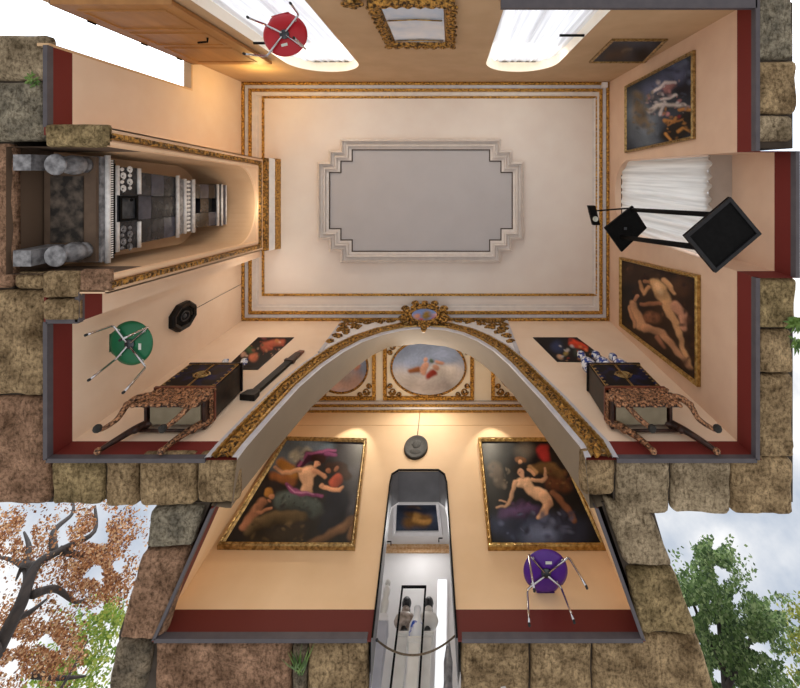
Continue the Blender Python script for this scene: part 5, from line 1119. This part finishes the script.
# ================================================================== PLANTS
def tuft(label, px, py, z, n_, ln_, wd, up):
    b = on_floor(px, py, z); root = thing('grass_tuft', label, 'plant', b, 'weeds between the stones'); mb = MB()
    for k in range(n_):
        a_ = random.random() * 2 * PI; t_ = Vector((up[0] + .5 * math.cos(a_), up[1] + .5 * math.sin(a_), up[2] + random.uniform(-.3, .2))).normalized(); l_ = ln_ * random.uniform(.5, 1)
        o = b + Vector((random.uniform(-.04, .04), random.uniform(-.04, .04), 0)); sdv = t_.cross(Vector((0, 0, 1))).normalized() * wd
        m1 = o + t_ * l_ * .5; e_ = o + t_ * l_ + Vector((0, 0, .02))
        mb.quad(o - sdv * .6, o + sdv * .6, m1 + sdv, m1 - sdv); mb.Fc(mb.V(m1 - sdv), mb.V(m1 + sdv), mb.V(e_))
    mb.build('blades', m_grass, root, recalc=False)
tuft('tall green grass tuft growing in the joint left of the doorway', 299, 672, .02, 22, .34, .007, (0, -1.2, -.25))
tuft('small green weed in the right wall stones', 797, 322, .01, 40, .16, .016, (-.1, .3, -.2))
tuft('low mossy weed between the two upper left stones', 33, 80, .02, 26, .09, .01, (0, 0, -.3))
tuft('small green weed below the recess stones', 798, 341, .01, 24, .12, .014, (-.1, .2, -.2))

# ================================================================== TREES outside (seen from below against the sky)
def tree(name, label, group, trunk, branches, masks, nleaf, hr, size, cols):
    base_ = Vector(trunk[0][:3]); root = thing(name, label, 'tree', base_, group)
    mb = MB()
    pts = [Vector(p[:3]) for p in trunk]; mb.tube(catmull3(pts), [trunk[0][3] + (trunk[-1][3] - trunk[0][3]) * k / (5 * (len(trunk) - 1)) for k in range(5 * (len(trunk) - 1) + 1)], 10); tk = mb.build('trunk', m_bark, root)
    for br in branches:
        P_ = [on_floor(px, py, h) for px, py, h in br]; mb = MB(); Q = catmull3(P_); w0 = .16 if len(br) > 4 else .10
        mb.tube(Q, [max(.012, w0 * (1 - .85 * k / len(Q))) for k in range(len(Q))], 7); mb.build('branch', m_bark, root)
    mb = MB(); C = []; k = 0; guard = 0
    while k < nleaf and guard < nleaf * 30:
        guard += 1
        mk = random.choice(masks); (x0, y0, x1, y1, dens, ci) = mk
        if random.random() > dens: continue
        u_, v_ = random.gauss(0, .42), random.gauss(0, .42)
        if abs(u_) > 1 or abs(v_) > 1: continue
        px, py = (x0 + x1) / 2 + u_ * (x1 - x0) / 2, (y0 + y1) / 2 + v_ * (y1 - y0) / 2
        if noise.noise(Vector((px * .055, py * .055, ci * 3.1 + 2))) < (-.2 if ci == 0 else -.3) + .25 * random.random() - .12: continue
        p = on_floor(px, py, random.uniform(*hr)); s_ = size * random.uniform(.6, 1.3)
        n1 = Vector((random.gauss(0, 1), random.gauss(0, 1), random.gauss(0, 1))).normalized(); n2 = n1.orthogonal().normalized(); n3 = n1.cross(n2); a_ = random.random() * 6.28
        d1_ = n2 * math.cos(a_) + n3 * math.sin(a_); d2_ = n1.cross(d1_)
        mb.quad(p - d1_ * s_ * .5, p + d2_ * s_ * .3, p + d1_ * s_ * .5, p - d2_ * s_ * .3)
        c = np.array(lin(random.choice(cols[ci]))) * random.uniform(.7, 1.25); C += [c] * 4; k += 1
    mb.build('foliage', m_leaf, root, recalc=False, colors=np.array(C))
OR = [(150, 98, 58), (124, 78, 46), (172, 124, 84), (104, 64, 42), (190, 152, 112)]; GR = [(120, 138, 52), (94, 120, 44), (150, 156, 70)]; DG = [(78, 100, 54), (96, 118, 68), (58, 78, 44), (126, 142, 96)]; YG = [(120, 124, 50), (140, 140, 62), (96, 104, 44)]
tree('autumn_tree', 'autumn tree with orange leaves and dark limbs beyond the lower left stones', 'trees outside', [(-11.2, 12.2, 0, .34), (-10.9, 11.6, 2.5, .3), (-10.4, 10.8, 4.6, .26), (*on_floor(-2, 648, 5.2), .22)],
     [[(-4, 652, 5.2), (20, 605, 5.6), (36, 566, 6.2), (65, 548, 6.8), (94, 532, 7.4), (95, 506, 8.2)], [(36, 566, 6.2), (24, 565, 6.4), (16, 580, 6.8)], [(27, 588, 5.9), (26, 570, 6.4), (12, 560, 7), (-6, 556, 7.6)], [(24, 568, 6.4), (29, 548, 7), (24, 532, 7.6)], [(54, 553, 6.6), (54, 531, 7.2), (72, 514, 8), (73, 500, 8.6)],
      [(34, 594, 5.8), (56, 589, 6.6), (76, 602, 7.4), (88, 597, 8)], [(10, 620, 5.5), (30, 612, 6.2), (48, 598, 7)], [(60, 550, 6.7), (90, 556, 7.4), (120, 545, 8)]],
     [(-30, 500, 60, 570, .5, 0), (50, 495, 150, 570, .8, 0), (60, 540, 140, 610, .9, 0), (-40, 590, 60, 700, 1, 0), (20, 600, 90, 690, .7, 0), (0, 520, 140, 620, .45, 0)], 15000, (6, 9), .085, {0: OR})
tree('leafy_tree', 'yellow green leafed tree below the autumn tree, beyond the left stones', 'trees outside', [(-13, 17.5, 0, .3), (-12.4, 17, 3, .26), (-11.6, 16.2, 6, .2)],
     [[(-30, 800, 5.8), (20, 740, 7), (60, 690, 8), (88, 640, 9)], [(34, 674, 7.6), (60, 678, 8.2), (86, 676, 8.6)]],
     [(50, 600, 125, 700, 1, 1), (20, 640, 100, 710, 1, 1), (85, 590, 130, 640, .7, 1)], 3600, (9.5, 12), .14, {1: GR})
tree('green_tree', 'big dark green tree beyond the lower right stones', 'trees outside', [(11, 19, 0, .4), (11, 18.6, 4, .36), (10.6, 18, 9, .2)],
     [[(735, 800, 7), (728, 720, 8.5), (722, 650, 10), (716, 600, 11), (712, 560, 12)], [(726, 690, 9), (750, 640, 10.5), (765, 610, 11.5)], [(724, 670, 9.5), (700, 620, 10.5), (688, 590, 11)]],
     [(664, 545, 760, 650, 1, 2), (680, 590, 800, 710, 1, 2), (680, 640, 820, 740, 1, 2), (660, 600, 780, 720, 1, 2), (690, 535, 735, 580, .6, 2), (735, 590, 790, 650, .8, 2), (660, 570, 720, 640, .8, 2)], 20000, (9, 13), .15, {2: DG})
tree('yellowing_tree', 'yellow green tree at the right of the big green tree', 'trees outside', [(18, 22, 0, .3), (18, 21.6, 4, .26), (17.4, 21, 9, .16)],
     [[(850, 800, 8), (830, 720, 9.5), (812, 650, 11)]], [(775, 590, 840, 660, 1, 3), (785, 640, 850, 710, 1, 3)], 3500, (13.5, 16), .18, {3: YG})
